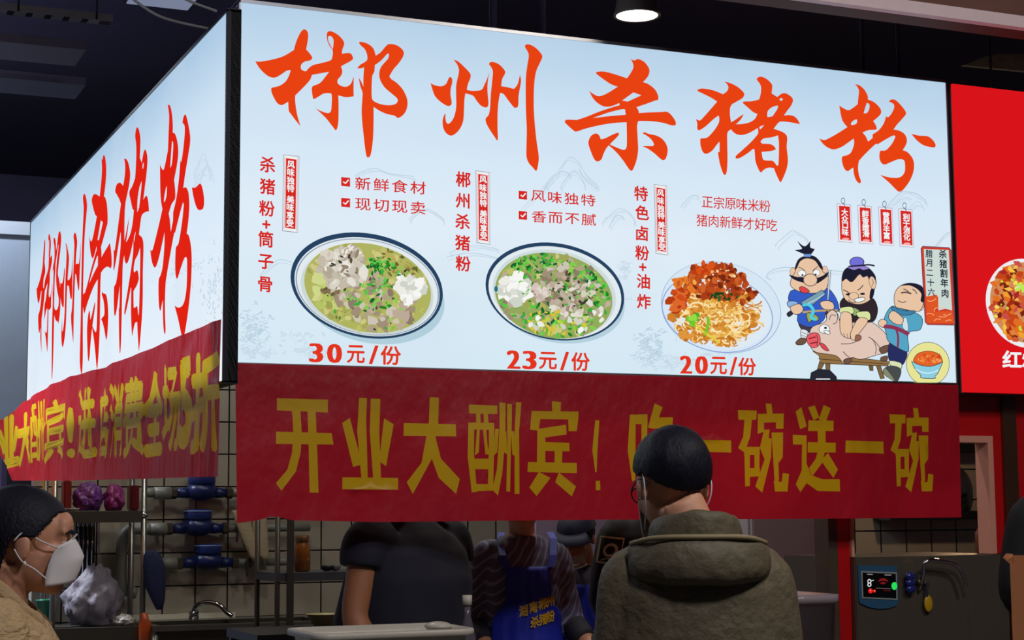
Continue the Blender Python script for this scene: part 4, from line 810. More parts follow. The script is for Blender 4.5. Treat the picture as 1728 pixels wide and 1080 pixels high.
for i, (px, nm) in enumerate(((832, 'leftmost'), (917, 'second from left'), (1454, 'third from left'), (1514, 'fourth from left'))):
    p = onY(px, 40, .09); tag(MB().cyl((p.x, .09, ZB+H+.004), (p.x, .09, 4.9), .009 if i else .014, n=10).build('hanger_rod', M('rod_steel', (58, 56, 84), .5, .4), None, True), 'thin dark rod holding the main sign to the ceiling, %s' % nm, 'rod', 'sign hanger rods')
# dim plastic sheet panel at upper right
q = [onY(*a, 2.6) for a in ((1626, 110), (1672, 92), (1800, 90), (1800, 127))]
tag(MB().prism(q, (0, .03, 0)).build('ceiling_panel', M('pale_sheet', (150, 146, 138), .3, bump=.5, bscale=12)), 'pale wrinkled plastic sheet panel under the ceiling at upper right', 'panel')
p = onY(1671, 100, 2.56); tag(MB().cyl((p.x, 2.56, p.z-.2), (p.x, 2.56, 4.9), .008, n=8).build('hanger_rod', DARKM, None, True), 'thin dark rod in front of the pale sheet at upper right', 'rod')

# the visible round downlight
p = atD(1075, 25, 7.6); dl = thing('ceiling_light', 'round bright white downlight shining above the main sign', 'lamp', p)
MB().lathe((0, 0, 0), [(.02, .11), (.085, .10), (.098, .02), (.106, 0), (.106, -.006), (.094, -.006), (.092, .004)], 40).build('lamp_housing', M('lamp_rim', (150, 146, 140), .35, .3), dl, True)
MB().lathe((0, 0, 0), [(.0915, .003), (.0915, -.004), (.05, -.010), (.002, -.012)], 40).build('diffuser', E((255, 252, 244), 6), dl, True)
MB().cyl((0, 0, .1), (0, 0, 4.9-p.z), .008).build('stem', DARKM, dl)
lamp('downlight', 'SPOT', (p.x, p.y, p.z-.03), 60, (1, .97, .9), .08, (p.x, p.y, 0), cone=2.4)
# ================================================================== KITCHEN THINGS
STEEL = M('stainless', (150, 150, 148), .32, .9, var=.08, scale=4, stretch=(1, 1, 12)); STEELD = M('stainless_dull', (92, 90, 84), .42, .75, var=.12, scale=5); PIPE = M('grey_pvc', (120, 122, 116), .45); CHROME = M('chrome', (200, 202, 206), .12, 1.0, var=.02)
METER = M('meter_blue', (22, 36, 92), .35); METERD = M('meter_lid', (28, 46, 110), .2); BRASS = M('dull_brass', (96, 90, 78), .4, .8); BLACKP = M('black_plastic', (18, 18, 22), .4)
names = [('top', 'just under the left banner'), ('middle', 'level with the pipe elbow'), ('lowest', 'right of the hanging navy cloth')]
for (px, py), (nm, wh) in zip(((340, 826), (333, 886), (350, 944)), names):
    c0 = onY(px, py, WY-.085); wm = thing('water_meter', 'blue round-lidded water meter on the tiles, the %s one, %s' % (nm, wh), 'water meter', c0, 0, 'water meters on the tiled wall')
    MB().ell((0, 0, -.01), (.10, .06, .058)).lathe((0, -.0, 0), [(.085, -.05), (.092, -.01), (.085, .03)], 28).build('meter_body', METER, wm, True)
    lid = MB().lathe((0, -.012, 0), [(.078, .03), (.084, .045), (.084, .085), (.076, .094), (.002, .097)], 32).build('lid', METERD, wm, True)
    MB().lathe((0, -.012, .0), [(.085, .080), (.088, .084), (.085, .088), (.080, .084)], 32).build('lid_ring', M('lid_ring', (120, 140, 190), .3), lid, True)
    for s in (-1, 1):
        MB().cyl((s*.08, 0, -.02), (s*.155, 0, -.022), .035, .027).build('coupling', METER, wm, True)
        MB().cyl((s*.155, 0, -.022), (s*.19, 0, -.022), .036, n=6).build('union_nut', BRASS, wm)
for k, (px, py) in enumerate(((340, 826), (333, 886), (350, 944))):
    c0 = onY(px, py, WY-.085); z = c0.z-.022; x0 = onY(206, 900, WY-.085).x; x1 = onY(470, 900, WY-.085).x
    pr = thing('water_pipe', 'grey plastic water pipe run through the %s water meter' % names[k][0], 'pipe', (c0.x, WY-.085, z))
    a = MB().cyl((c0.x-.19, WY-.085, z), (c0.x-.29, WY-.085, z), .038).build('socket', PIPE, pr, True, True)
    b = MB().cyl((c0.x+.19, WY-.085, z), (c0.x+.27, WY-.085, z), .026).cyl((c0.x+.27, WY-.085, z), (c0.x+.36, WY-.085, z), .042).build('socket', PIPE, pr, True, True)
    if k == 1: MB().tube([(c0.x-.29, WY-.085, z), (x0+.06, WY-.085, z), (x0+.015, WY-.085, z-.03), (x0+.0, WY-.085, z-.09), (x0+.0, WY-.085, z-.30), (x0+.03, WY-.085, z-.36), (x0+.09, WY-.085, z-.38)], .034, 14).build('elbow_run', PIPE, pr, True, True)
    else: MB().cyl((c0.x-.29, WY-.085, z), (x0+.12, WY-.085, z), .026).build('pipe_run', PIPE, pr, True, True)
    MB().cyl((c0.x+.36, WY-.085, z), (x1+.2, WY-.085, z), .024).build('pipe_run', PIPE, pr, True, True)
    v = MB().cyl((c0.x+.235, WY-.085, z), (c0.x+.235, WY-.13, z), .012).box((c0.x+.235, WY-.135, z-.03), (.012, .01, .11)).build('valve_lever', CHROME, pr, False, True)
    MB().cyl((c0.x-.24, WY-.085, z), (c0.x-.24, WY, z), .012).build('bracket', PIPE, pr, False, True)
# top run partly seen between the banners
# --- rack on the left against the tiles
RY = 4.25
p1 = onY(243, 862, RY); p0 = onY(92, 862, RY); zs1 = p1.z; zs0 = onY(243, 1056, RY).z
rk = thing('storage_rack', 'steel rack with a shelf of purple bags standing by the tiled wall at left', 'rack', (p0.x, RY, 0))
for x in (p0.x, p1.x):
    for y in (RY, RY+.36):
        MB().cyl((x, y, 0), (x, y, zs1+.32), .017).build('post', STEEL, rk, True, True)
        MB().cyl((x, y, zs1-.035), (x, y, zs1-.01), .024).cyl((x, y, zs0-.035), (x, y, zs0-.01), .024).build('collar', CHROME, rk, True, True)
MB().bx((p0.x-.02, RY-.02, zs1-.012), (p1.x-.015, RY+.38, zs1)).bx((p0.x-.02, RY-.024, zs1-.065), (p1.x-.018, RY-.018, zs1)).build('shelf', STEELD, rk, world=True)
MB().bx((p0.x-.04, RY-.03, zs0-.012), (p1.x-.015, RY+.38, zs0)).bx((p0.x-.04, RY-.034, zs0-.12), (p1.x-.018, RY-.026, zs0)).build('worktop', STEELD, rk, world=True)
def crumple(name, c, r, mat, label, cat, seed=0, amp=.25, parent=None, base=None):
    b = MB(); bmesh.ops.create_icosphere(b.bm, subdivisions=5, radius=1)
    for v in b.bm.verts:
        n_ = v.co.normalized(); d = 1+amp*noise.noise(n_*2.2+Vector((seed, 0, 0)))+amp*.6*abs(noise.noise(n_*5+Vector((0, seed, 0))))+amp*.25*noise.noise(n_*11)
        v.co = Vector((n_.x*r[0]*d, n_.y*r[1]*d, max(-r[2]*.82, n_.z*r[2]*d)))
    o = b.build(name, mat, parent, True)
    if parent is None: o.location = c; tag(o, label, cat)
    return o
zz = zs1
PURP = M('purple_bag', (112, 60, 140), .25, bump=.7, bscale=22, var=.5, scale=9); MAG = M('magenta_bag', (150, 56, 130), .25, bump=.7, bscale=25, var=.4, scale=12); REDB = M('dark_red_pack', (104, 26, 36), .35, var=.25)
p = onY(150, 835, RY+.15); crumple('plastic_bag', (p.x, RY+.17, zz+.075), (.078, .085, .088), PURP, 'purple printed plastic bag on the rack shelf, the left one', 'bag', 1)
p = onY(190, 835, RY+.15); crumple('plastic_bag', (p.x+.012, RY+.17, zz+.07), (.056, .08, .083), MAG, 'magenta plastic bag on the rack shelf beside the purple one', 'bag', 4)
p = onY(224, 835, RY+.15); tag(MB().box((p.x+.012, RY+.2, zz+.075), (.055, .10, .148), None, .008).build('carton', REDB), 'dark red packet at the right end of the rack shelf', 'packet')
p = onY(118, 835, RY+.15); tag(MB().box((p.x-.012, RY+.2, zz+.09), (.045, .10, .178), None, .008).build('carton', M('red_pack', (120, 30, 30), .4)), 'dark red packet at the left end of the rack shelf', 'packet')
p = onY(124, 866, RY-.06); tag(MB().lathe((p.x, RY+.03, zz+.001), [(.001, 0), (.03, .002), (.05, .012), (.05, .016), (.03, .007), (.001, .005)], 24).build('saucer', M('white_ceramic', (206, 206, 204), .2), None, True), 'small white saucer on the rack shelf edge above the mask', 'saucer')
# black utensil caddy hung below the shelf, hook
p = onY(148, 930, RY+.2); uc = thing('utensil_caddy', 'black hanging utensil holder under the rack shelf behind the white mask', 'caddy', (p.x, RY+.3, 0))
b = MB(); za = onY(148, 985, RY+.2).z; zb = zs1-.014
b.bx((p.x-.055, RY+.285, za), (p.x+.055, RY+.36, zb)); b.build('holder', BLACKP, uc, world=True)
for i in range(4): x = p.x-.04+i*.026; MB().cyl((x, RY+.278, za+.05), (x, RY+.278, zb-.02), .006).ell((x, RY+.276, zb-.05), (.012, .005, .03)).build('utensil', CHROME, uc, True, True)
p = onY(172, 935, RY+.2); tag(MB().tube([(p.x-.02, RY+.2, zs1-.014), (p.x-.018, RY+.2, p.z+.03), (p.x-.005, RY+.2, p.z-.02), (p.x+.02, RY+.2, p.z-.015), (p.x+.022, RY+.2, p.z+.005)], .004, 8).build('hook', CHROME, None, True), 'small metal hook hanging under the rack shelf', 'hook')
# big translucent bag, green tub, glove, brown and orange things on the worktop
BAG = M('clear_bag', (150, 144, 160), .55, bump=.6, bscale=14, var=.15, transm=.3, spec=.3)
p = onY(155, 1010, RY+.14); o = crumple('plastic_bag', (p.x, RY+.15, zs0+.158), (.15, .11, .185), BAG, 'big crumpled translucent white bag on the rack worktop beside the woman', 'bag', 7, .30)
for v in o.data.vertices:
    if v.co.z > .02: f = 1-.5*(v.co.z-.02)/.2; v.co.x = v.co.x*f+.02*(v.co.z-.02)/.1; v.co.y *= f
p = onY(212, 1042, RY+.02); crumple('glove', (p.x, RY+.05, zs0+.03), (.055, .05, .034), M('white_glove', (190, 186, 182), .6, bump=.4), 'crumpled white glove at the right end of the rack worktop', 'glove', 9, .3)
p = onY(84, 1020, RY+.1); g = thing('tub', 'green plastic tub on the rack worktop behind the woman\'s shoulder', 'tub', (p.x-.02, RY+.10, zs0+.001))
MB().lathe((0, 0, 0), [(.045, 0), (.055, .15), (.057, .15), (.057, .16), (.05, .16), (.042, .006)], 28).build('tub_body', M('green_plastic', (20, 110, 84), .35), g, True)
# navy cloth hanging beside the post
p = onY(262, 928, RY-.05); q = onY(262, 1020, RY-.05); xl = onY(240, 980, RY-.05).x; xr = onY(278, 980, RY-.05).x
tag((lambda m: link_mesh('cloth', m, M('navy_cloth', (26, 36, 78), .8, bump=.3), None, True))((lambda b: b.loft([(q.z-.03, xr-.03, RY-.06, .018, .018), (q.z+.03, xr-.04, RY-.06, .04, .03), (q.z+.10, (xl+xr)/2+.01, RY-.06, .058, .035), (p.z-.10, (xl+xr)/2, RY-.06, .064, .035), (p.z-.03, (xl+xr)/2-.01, RY-.06, .05, .03), (p.z, (xl+xr)/2-.02, RY-.06, .022, .02)], 24).mesh())(MB())), 'folded navy cloth hanging beside the rack post', 'cloth')
p = onY(240, 1052, RY-.05); q = onY(238, 960, RY-.05)
tag(MB().loft([(p.z-.16, p.x+.01, RY-.075, .03, .03), (p.z, p.x+.012, RY-.075, .036, .03), (p.z+.02, p.x+.01, RY-.075, .024, .024), (p.z+.06, p.x+.005, RY-.075, .018, .018)], 20).build('sauce_bottle', M('orange_plastic', (180, 74, 26), .35), None, True), 'small orange bottle at the foot of the rack post', 'bottle')
# --- sink under the meters
SY = 4.3; a = onY(246, 1046, SY); b_ = onY(470, 1046, SY); zt_ = onY(300, 1052, SY).z
sk = thing('sink_unit', 'stainless steel sink along the tiled wall under the water meters', 'sink', (a.x, SY, 0))
m_ = MB(); m_.bx((a.x, SY-.2, zt_-.03), (b_.x+.3, SY-.14, zt_)); m_.bx((a.x, SY+.24, zt_-.03), (b_.x+.3, WY-.005, zt_)); m_.bx((a.x, SY-.14, zt_-.03), (a.x+.05, SY+.24, zt_)); m_.bx((b_.x+.22, SY-.14, zt_-.03), (b_.x+.3, SY+.24, zt_))
m_.build('rim', STEEL, sk, world=True)
m_ = MB(); m_.bx((a.x+.05, SY-.14, zt_-.28), (a.x+.056, SY+.24, zt_)); m_.bx((b_.x+.214, SY-.14, zt_-.28), (b_.x+.22, SY+.24, zt_)); m_.bx((a.x+.056, SY-.14, zt_-.28), (b_.x+.214, SY-.134, zt_)); m_.bx((a.x+.056, SY+.234, zt_-.28), (b_.x+.214, SY+.24, zt_)); m_.bx((a.x+.05, SY-.14, zt_-.286), (b_.x+.22, SY+.24, zt_-.28))
m_.build('basin', STEELD, sk, world=True)
MB().bx((a.x, WY-.03, zt_), (onY(395, 1046, WY).x, WY-.006, onY(300, 1036, WY-.03).z)).build('sink_sheen_strip', M('pale_strip', (214, 214, 196), .3), sk, world=True)  # pale strip stands in for the bright reflection along the steel sink
for x in (a.x+.02, b_.x+.28):
    for y in (SY-.17, SY+.36): MB().cyl((x, y, 0), (x, y, zt_-.03), .02).build('leg', STEEL, sk, True, True)
f0 = onY(328, 1066, SY+.3); f1 = onY(348, 1016, SY+.3)
fc = thing('tap', 'chrome gooseneck tap rising from the sink', 'tap', (f0.x, SY+.32, zt_))
h = f1.z-zt_
fo = MB().tube([(0, 0, 0), (0, 0, h*.55), (.02, -.02, h*.88), (.075, -.05, h), (.13, -.09, h*.86), (.17, -.12, h*.45), (.2, -.14, h*.2)], .014, 14).build('spout', CHROME, fc, True)
MB().cyl((0, 0, .0), (0, 0, .05), .03).cyl((0, -.03, .03), (0, -.07, .05), .012).build('handle', CHROME, fc, True)
# --- cream cloth hung on the wall by the pipe
p = onY(420, 905, WY-.18); w = thing('work_gloves', 'pair of cream work gloves hanging on the tiled wall under the red banner', 'gloves', (p.x, WY-.18, p.z))
for s, (x, tl) in enumerate(((-.012, .055), (.072, .0))):
    MB().loft([(-.15, x+.055-.02*s, 0, .014, .012), (-.12, x+.045-.02*s, 0, .03, .016), (0, x+.005, 0, .045, .02), (.14, x-.045+.03*s, 0, .05, .022), (.16, x-.05+.03*s, 0, .046, .02)], 20).build('glove', M('cream_cotton', (176, 164, 136), .85, bump=.3), w, True)
MB().cyl((.03, 0, .14), (.03, .18, .14), .008).build('hook', CHROME, w)
# --- second rack with a jar
QY = 3.1; p = onY(468, 967, QY); q = onY(580, 967, QY); zq = p.z
r2 = thing('storage_rack', 'dark metal rack holding an amber jar, left of the man in the dark T-shirt', 'rack', (p.x, QY, 0))
for x in (p.x, q.x+.4):
    for y in (QY, QY+.4): MB().cyl((x, y, 0), (x, y, zq+.75), .014).build('post', STEELD, r2, True, True)
x2 = onY(490, 967, QY-.03).x; MB().bx((x2-.018, QY-.035, 0), (x2+.018, QY-.02, zq+.8)).build('upright', STEELD, r2, world=True)
for zk, nm in ((zq, 'shelf'), (zq-.30, 'shelf')): MB().bx((p.x-.01, QY-.02, zk-.045), (q.x+.42, QY+.42, zk)).build(nm, M('rack_shelf', (86, 88, 96), .4, .5), r2, world=True)
p = onY(510, 967, QY+.12); jr = thing('jar', 'amber glass jar of sauce with a lid on the dark rack', 'jar', (p.x, QY+.12, zq+.001))
AMB = M('amber_sauce', (128, 74, 26), .18, var=.35, scale=30)
MB().lathe((0, 0, 0), [(.035, 0), (.043, .008), (.043, .12), (.034, .15), (.03, .155), (.001, .156)], 28).build('glass', AMB, jr, True); MB().lathe((0, 0, 0), [(.033, .156), (.035, .158), (.035, .19), (.03, .194), (.001, .194)], 28).build('lid', M('brown_lid', (104, 66, 34), .4), jr, True)
for px, r in ((552, .03), (566, .026)):
    p = onY(px, 965, QY+.1); tag(MB().lathe((p.x, QY+.1, zq+.001), [(.001, 0), (r*.8, .004), (r*1.3, .03), (r*1.2, .03), (.001, .012)], 20).build('sauce_dish', BLACKP if r > .028 else M('silver_dish', (120, 124, 130), .25, .6), None, True), 'small %s dish on the dark rack right of the amber jar' % ('black' if r > .028 else 'silver'), 'dish')
# black lower cabinet and cream bowl
p = onY(545, 1062, 1.9); zc = onY(545, 1064, 1.9).z
cb = thing('prep_table', 'dark work table behind the man in the dark T-shirt', 'table', (p.x, 1.9, 0))
MB().bx((p.x-.35, 1.75, zc-.04), (p.x+.72, 2.3, zc)).build('tabletop', M('dark_table', (34, 36, 42), .4), cb, world=True)
for x in (p.x-.32, p.x+.69):
    for y in (1.78, 2.27): MB().bx((x-.02, y-.02, 0), (x+.02, y+.02, zc-.04)).build('leg', BLACKP, cb, world=True)
tag(MB().lathe((p.x+.01, 1.9, zc+.001), [(.001, 0), (.04, .003), (.085, .07), (.092, .075), (.08, .072), (.036, .01), (.001, .008)], 28).build('bowl', M('cream_bowl', (170, 160, 110), .35), None, True), 'cream bowl on the dark table left of the man in the dark T-shirt', 'bowl')

# ================================================================== FRONT COUNTER AND WHAT STANDS ON IT
CZ = .90; cx0 = -.02; cx1 = 2.10
ct = thing('service_counter', 'stainless steel service counter along the front of the stall', 'counter', (cx0, -.75, 0))
MB().bx((cx0, -.75, CZ-.035), (cx1, -.12, CZ)).build('countertop', STEELD, ct, world=True); MB().bx((cx0+.02, -.70, .08), (cx1-.02, -.15, CZ-.036)).build('cabinet', STEELD, ct, world=True)
for x in (cx0+.05, cx1-.05):
    for y in (-.66, -.2): MB().cyl((x, y, 0), (x, y, .08), .025).build('foot', BLACKP, ct, True, True)
p0 = onY(516, 1068, -.5); p1 = onY(790, 1068, -.5); zr = p0.z; cxm = (p0.x+p1.x)/2; hw = (p1.x-p0.x)/2
bs = thing('basin', 'white plastic basin with a rolled rim on the counter at the bottom edge', 'basin', (cxm, -.42, CZ+.001))
hz = zr-CZ
def rr(z, a, b, r=.06): 
    P = []
    for sx, sy, a0 in ((1, 1, 0), (-1, 1, 90), (-1, -1, 180), (1, -1, 270)):
        for k in range(7): t = math.radians(a0+k*15); P.append(Vector((sx*(a-r)+r*math.cos(t), sy*(b-r)+r*math.sin(t), z)))
    return P
WPL = M('white_plastic', (196, 190, 176), .35, var=.05)
MB().rings([rr(.0, hw*.80, .12), rr(.01, hw*.84, .13), rr(hz-.03, hw*.93, .155), rr(hz-.02, hw*.94, .16), rr(hz-.02, hw, .18), rr(hz-.004, hw, .18), rr(hz, hw*.99, .176), rr(hz, hw*.93, .155), rr(hz-.03, hw*.9, .148), rr(.02, hw*.8, .125)]).build('tub_body', WPL, bs, True)
MB().ell((hw*.80, .05, hz-.004), (.045, .05, .016)).build('handle', WPL, bs, True)
# bottle with white cap
p = onY(792, 1010, -.22); bt = thing('bottle', 'slim clear bottle with a white cap beside the man in the blue apron', 'bottle', (p.x, -.2, CZ+.001)); hb = p.z-CZ
MB().lathe((0, 0, 0), [(.026, 0), (.03, .01), (.03, hb*.55), (.012, hb*.8), (.011, hb*.92)], 20).build('glass', M('clear_plastic', (120, 112, 124), .2, transm=.4), bt, True); MB().cyl((0, 0, hb*.92), (0, 0, hb+.01), .017).build('cap', M('white_cap', (200, 196, 180), .4), bt, True)
# lilac storage box with a lid
p0 = onY(1345, 1006, -.52); p1 = onY(1422, 1006, -.52); hz = p0.z-CZ
sb = thing('storage_box', 'pale translucent plastic box with rounded rim on the right end of the counter', 'box', ((p0.x+p1.x)/2, -.35, CZ+.001)); hw = (p1.x-p0.x)/2
LIL = M('lilac_plastic', (170, 158, 166), .3, var=.04, transm=.25)
MB().rings([rr(0, hw*.98, .13, .04), rr(hz-.03, hw*1.0, .15, .04), rr(hz-.03, hw*1.05, .165, .04), rr(hz, hw*1.05, .165, .04), rr(hz, hw*.98, .145, .04), rr(.01, hw*.94, .12, .04)]).build('box_body', LIL, sb, True)
# blurry clear bag by the jacket
p = onY(1012, 1045, -.3); crumple('plastic_bag', (p.x, -.35, CZ+.10), (.05, .05, .115), M('smoky_bag', (112, 112, 100), .3, bump=.6, transm=.3), 'small smoky clear bag on the counter left of the green jacket', 'bag', 12, .3)

# white fridge behind
p0 = onY(1265, 900, 1.35); p1 = onY(1391, 900, 1.35)
fg = thing('refrigerator', 'pale grey refrigerator standing behind the man in the green jacket', 'refrigerator', (p0.x, 1.35, 0))
MB().bx((p0.x, .555+.8, .02), (p1.x, 1.9, 1.62), .01).build('cabinet', M('fridge_white', (176, 168, 178), .35, var=.03), fg, world=True)
MB().bx((p0.x+.004, .53+.8, .10), (p1.x-.012, .552+.8, 1.16), .006).build('door', M('fridge_door', (184, 176, 186), .3, var=.03), fg, world=True)
MB().bx((p0.x+.004, .53+.8, 1.17), (p1.x-.012, .552+.8, 1.61), .006).build('door', M('fridge_door', (184, 176, 186), .3, var=.03), fg, world=True)
MB().bx((p1.x-.010, .535+.8, .1), (p1.x, .554+.8, 1.61)).build('gasket', BLACKP, fg, world=True)

# ================================================================== NOODLE COOKER AT THE RIGHT
mc = thing('noodle_cooker', 'tall stainless steel noodle cooker with control panel set in the red shop front', 'cooker', (m0.x, MY, 0)); mz = MZ
MB().bx((m0.x, MY, .1), (m1.x, FY+.5, mz), .004).build('body', M('cooker_steel', (112, 104, 92), .34, .6, var=.12, scale=3, stretch=(14, 1, 1)), mc, world=True)
for x in (m0.x+.05, m1.x-.05):
    for y in (MY+.05, FY+.45): MB().cyl((x, y, 0), (x, y, .1), .02).build('foot', BLACKP, mc, True, True)
t8 = TZ(1430, 920, 5.799)
def mp(px, py, layer=1): p = onY(px, py, MY); p.y -= .002*layer+.001; return p
def plate(pts, mat, d0, d1, sm=0):
    q = t8(pts); q = smooth_poly(q, sm) if sm else q; P = [onY(x, y, MY) for x, y in q]
    return [Vector((v.x, MY-d0, v.z)) for v in P], Vector((0, -(d1-d0), 0))
pts, v = plate([(92,195),(475,205),(490,560),(470,590),(400,615),(300,622),(200,605),(120,570),(105,545)], None, 0, .008)
cp = MB().prism(pts, v).build('control_panel', M('panel_blue', (44, 88, 122), .4, var=.08), mc, world=True)
pts, v = plate([(118,250),(468,265),(475,535),(128,518)], None, .008, .011); MB().prism(pts, v).build('bezel', M('panel_rim', (150, 160, 160), .4), cp, world=True)
pts, v = plate([(132,266),(456,280),(462,520),(140,504)], None, .011, .012); MB().prism(pts, v).build('screen', M('screen_black', (12, 12, 14), .15), cp, world=True)
def pn(px, py, layer=1): p = onY(px, py, MY); p.y -= .0122+.0006*layer; return p
c = Canvas(pn); g1 = lambda x, y, rx, ry, m, **k: (lambda q: c.ell(q[0], q[1], rx/5.8, ry/5.8, m, **k))(t8([(x, y)])[0])
SWH = E((214, 214, 214)); SRD = E((226, 30, 30)); SDR = E((120, 22, 24)); SGR = E((40, 220, 90))
g1(197, 352, 20, 22, SWH, inner=.5); g1(197, 385, 20, 22, SWH, inner=.5); c.ribbon(t8([(215,348),(240,342)]), 1.4, SWH); c.ribbon(t8([(175,283),(230,286)]), 1.6, E((140,130,130))); c.ribbon(t8([(345,290),(410,292)]), 1.6, E((140,130,130)))
c.poly(t8([(282,355),(300,330),(330,322),(360,330),(382,358),(360,352),(330,348),(300,352)]), SDR, sm=3); g1(330, 370, 26, 10, SDR); c.ribbon(t8([(262,418),(405,426)]), 1, E((120,90,90))); c.ribbon(t8([(330,440),(400,446)]), .8, SDR)
for x, y, r in ((208,446,22), (247,448,13)): g1(x, y, r, r+2, SRD); g1(x-3, y-4, 5, 5, E((255,170,160)), layer=2)
c.build('indicator', cp)
c = Canvas(pn); g1(441, 398, 28, 38, SGR); c.build('green_button', cp, 'glowing green button')
hp = onY(1530, 983, MY); vh = MB().cyl((hp.x, MY, hp.z), (hp.x, MY-.02, hp.z), .014)
for k in (-1, 0, 1): vh.ell((hp.x, MY-.026, hp.z+k*.026), (.024, .014, .017))
vh.build('valve_handle', M('valve_blue', (36, 44, 120), .15), mc, True, True)
F = [onY(*q, MY) for q in t8([(684,440),(682,260),(668,190),(705,145),(820,150),(940,172),(1000,215),(1040,300),(1068,395)])]
dy = (.0, .03, .045, .05, .05, .05, .05, .05, .05)
MB().tube([(q.x, MY-.012-d, q.z) for q, d in zip(F, dy)], .0085, 12).build('spout', CHROME, mc, True, True)
b1 = onY(1547, 982, MY); MB().cyl((b1.x, MY, b1.z), (b1.x, MY-.03, b1.z), .014).build('spout_mount', BRASS, mc, True, True)
k0 = onY(1558, 986, MY); MB().cyl((k0.x, MY, k0.z), (k0.x, MY-.03, k0.z), .011, n=8).cyl((k0.x, MY-.02, k0.z), (k0.x, MY-.02, k0.z-.05), .007).build('valve_stem', CHROME, mc, False, True)
k1 = onY(1561, 1018, MY); MB().ell((k1.x, MY-.022, k1.z), (.021, .008, .034)).build('knob', M('yellow_knob', (190, 150, 24), .4), mc, True, True, 'yellow knob')
# cardboard carton at the right edge
cc = atD(1692, 941, 5.15); crz = -horiz(1692)-.03; zc2 = cc.z; zb0 = .62; CARD = M('cardboard', (160, 100, 58), .8, var=.1)
cbx = thing('carton', 'open brown cardboard box at the right edge beside the noodle cooker', 'box', (cc.x, cc.y, 0), crz)
m_ = MB(); x0, x1, y0, y1, t = .02, .40, .0, .26, .006
for a, b in (((x0, y0, zb0), (x1, y0+t, zc2-.018)), ((x0, y1-t, zb0), (x1, y1, zc2)), ((x0, y0+t, zb0), (x0+t, y1-t, zc2)), ((x1-t, y0+t, zb0), (x1, y1-t, zc2)), ((x0, y0, zb0-t), (x1, y1, zb0))): m_.bx(a, b)
m_.build('box_walls', CARD, cbx)
m_ = MB(); m_.prism([(x0, y0, zc2-.018), (x0-.02, y0, zc2), (x0-.02, y1, zc2+.002), (x0, y1, zc2)], (.003, 0, .004)); m_.build('flap', CARD, cbx)
st = tag(MB().bx((x0-.03, y0-.02, .0), (x1+.05, y1+.02, zb0-t-.001)).build('box_stand', M('stand_grey', (60, 56, 54), .7)), 'low grey stand under the open cardboard box', 'stand'); st.location = (cc.x, cc.y, 0); st.rotation_euler = (0, 0, crz)

# ================================================================== BEHIND THE SERVICE OPENING
KY = 2.6; p0 = onY(1440, 930, KY); p1 = onY(1700, 930, KY); zk = .98
sv = thing('stove_bench', 'dark steel stove bench seen through the service opening', 'stove', (p0.x, KY, 0))
MB().bx((p0.x-.1, KY, .1), (p1.x+.3, KY+.8, zk)).build('body', M('stove_steel', (70, 62, 54), .4, .6), sv, world=True); MB().bx((p0.x-.1, KY+.72, zk), (p1.x+.3, KY+.8, zk+.2)).build('backsplash', M('stove_steel', (70, 62, 54), .4, .6), sv, world=True)
for x in (p0.x, p1.x+.2): MB().bx((x-.03, KY+.05, 0), (x+.03, KY+.7, .1)).build('foot', BLACKP, sv, world=True)
wk = onY(1612, 830, 3.45); wo = thing('wok', 'round grey wok lid hung on the tiles behind the service opening', 'wok', (wk.x, 3.5, wk.z))
rg = [[Vector((r*math.cos(2*math.pi*j/40), y, r*math.sin(2*math.pi*j/40))) for j in range(40)] for r, y in ((.185, .03), (.19, .02), (.185, .0), (.14, -.035), (.08, -.055), (.01, -.06))]
MB().rings(rg).build('pan', M('wok_grey', (108, 106, 104), .35, .6), wo, True)
MB().tube([(-.03, -.05, -.04), (-.01, -.10, -.035), (.05, -.10, -.02), (.07, -.04, -.015)], .011, 10).build('handle', BLACKP, wo, True)
for py, nm in ((756, 'upper'), (869, 'lower')):
    p = onY(1655, py, 3.4); tag(MB().bx((p.x-.75, 3.36, p.z-.028), (p.x+.1, 3.548, p.z+.028)).build('wall_shelf', M('dark_shelf', (30, 28, 28), .45)), 'narrow dark wall shelf behind the service opening, the %s one' % nm, 'shelf')
p = onY(1625, 742, 3.45); tag(MB().loft([(0, p.x, 3.42, .02, .02), (.05, p.x, 3.42, .026, .02), (.085, p.x, 3.42, .012, .012)], 16).build('spice_pot', M('white_pot', (206, 202, 194), .3), None, True), 'small white pot on the upper shelf behind the service opening', 'pot').location.z = onY(1655, 756, 3.4).z+.029
p = onY(1540, 905, KY+.3); pt = thing('stock_pot', 'dark stock pot on the stove bench behind the service opening', 'pot', (p.x, KY+.3, zk+.001))
MB().lathe((0, 0, 0), [(.15, 0), (.16, .01), (.16, .2), (.168, .205), (.168, .212), (.15, .212), (.146, .02)], 36).build('pot_body', M('pot_dark', (52, 44, 40), .35, .6), pt, True)
for s in (-1, 1): MB().tube([(s*.16, -.03, .16), (s*.2, -.03, .165), (s*.2, .03, .165), (s*.16, .03, .16)], .007, 8).build('handle', BLACKP, pt, True)
p = onY(1660, 930, FY+.12); tag(MB().lathe((p.x, FY+.12, MZ+.001), [(.03, 0), (.034, .005), (.034, .09), (.026, .1), (.026, .105), (.001, .106)], 20).build('spice_pot', M('brown_pot', (120, 66, 40), .3), None, True), 'small brown pot on the cooker top inside the service opening', 'pot')
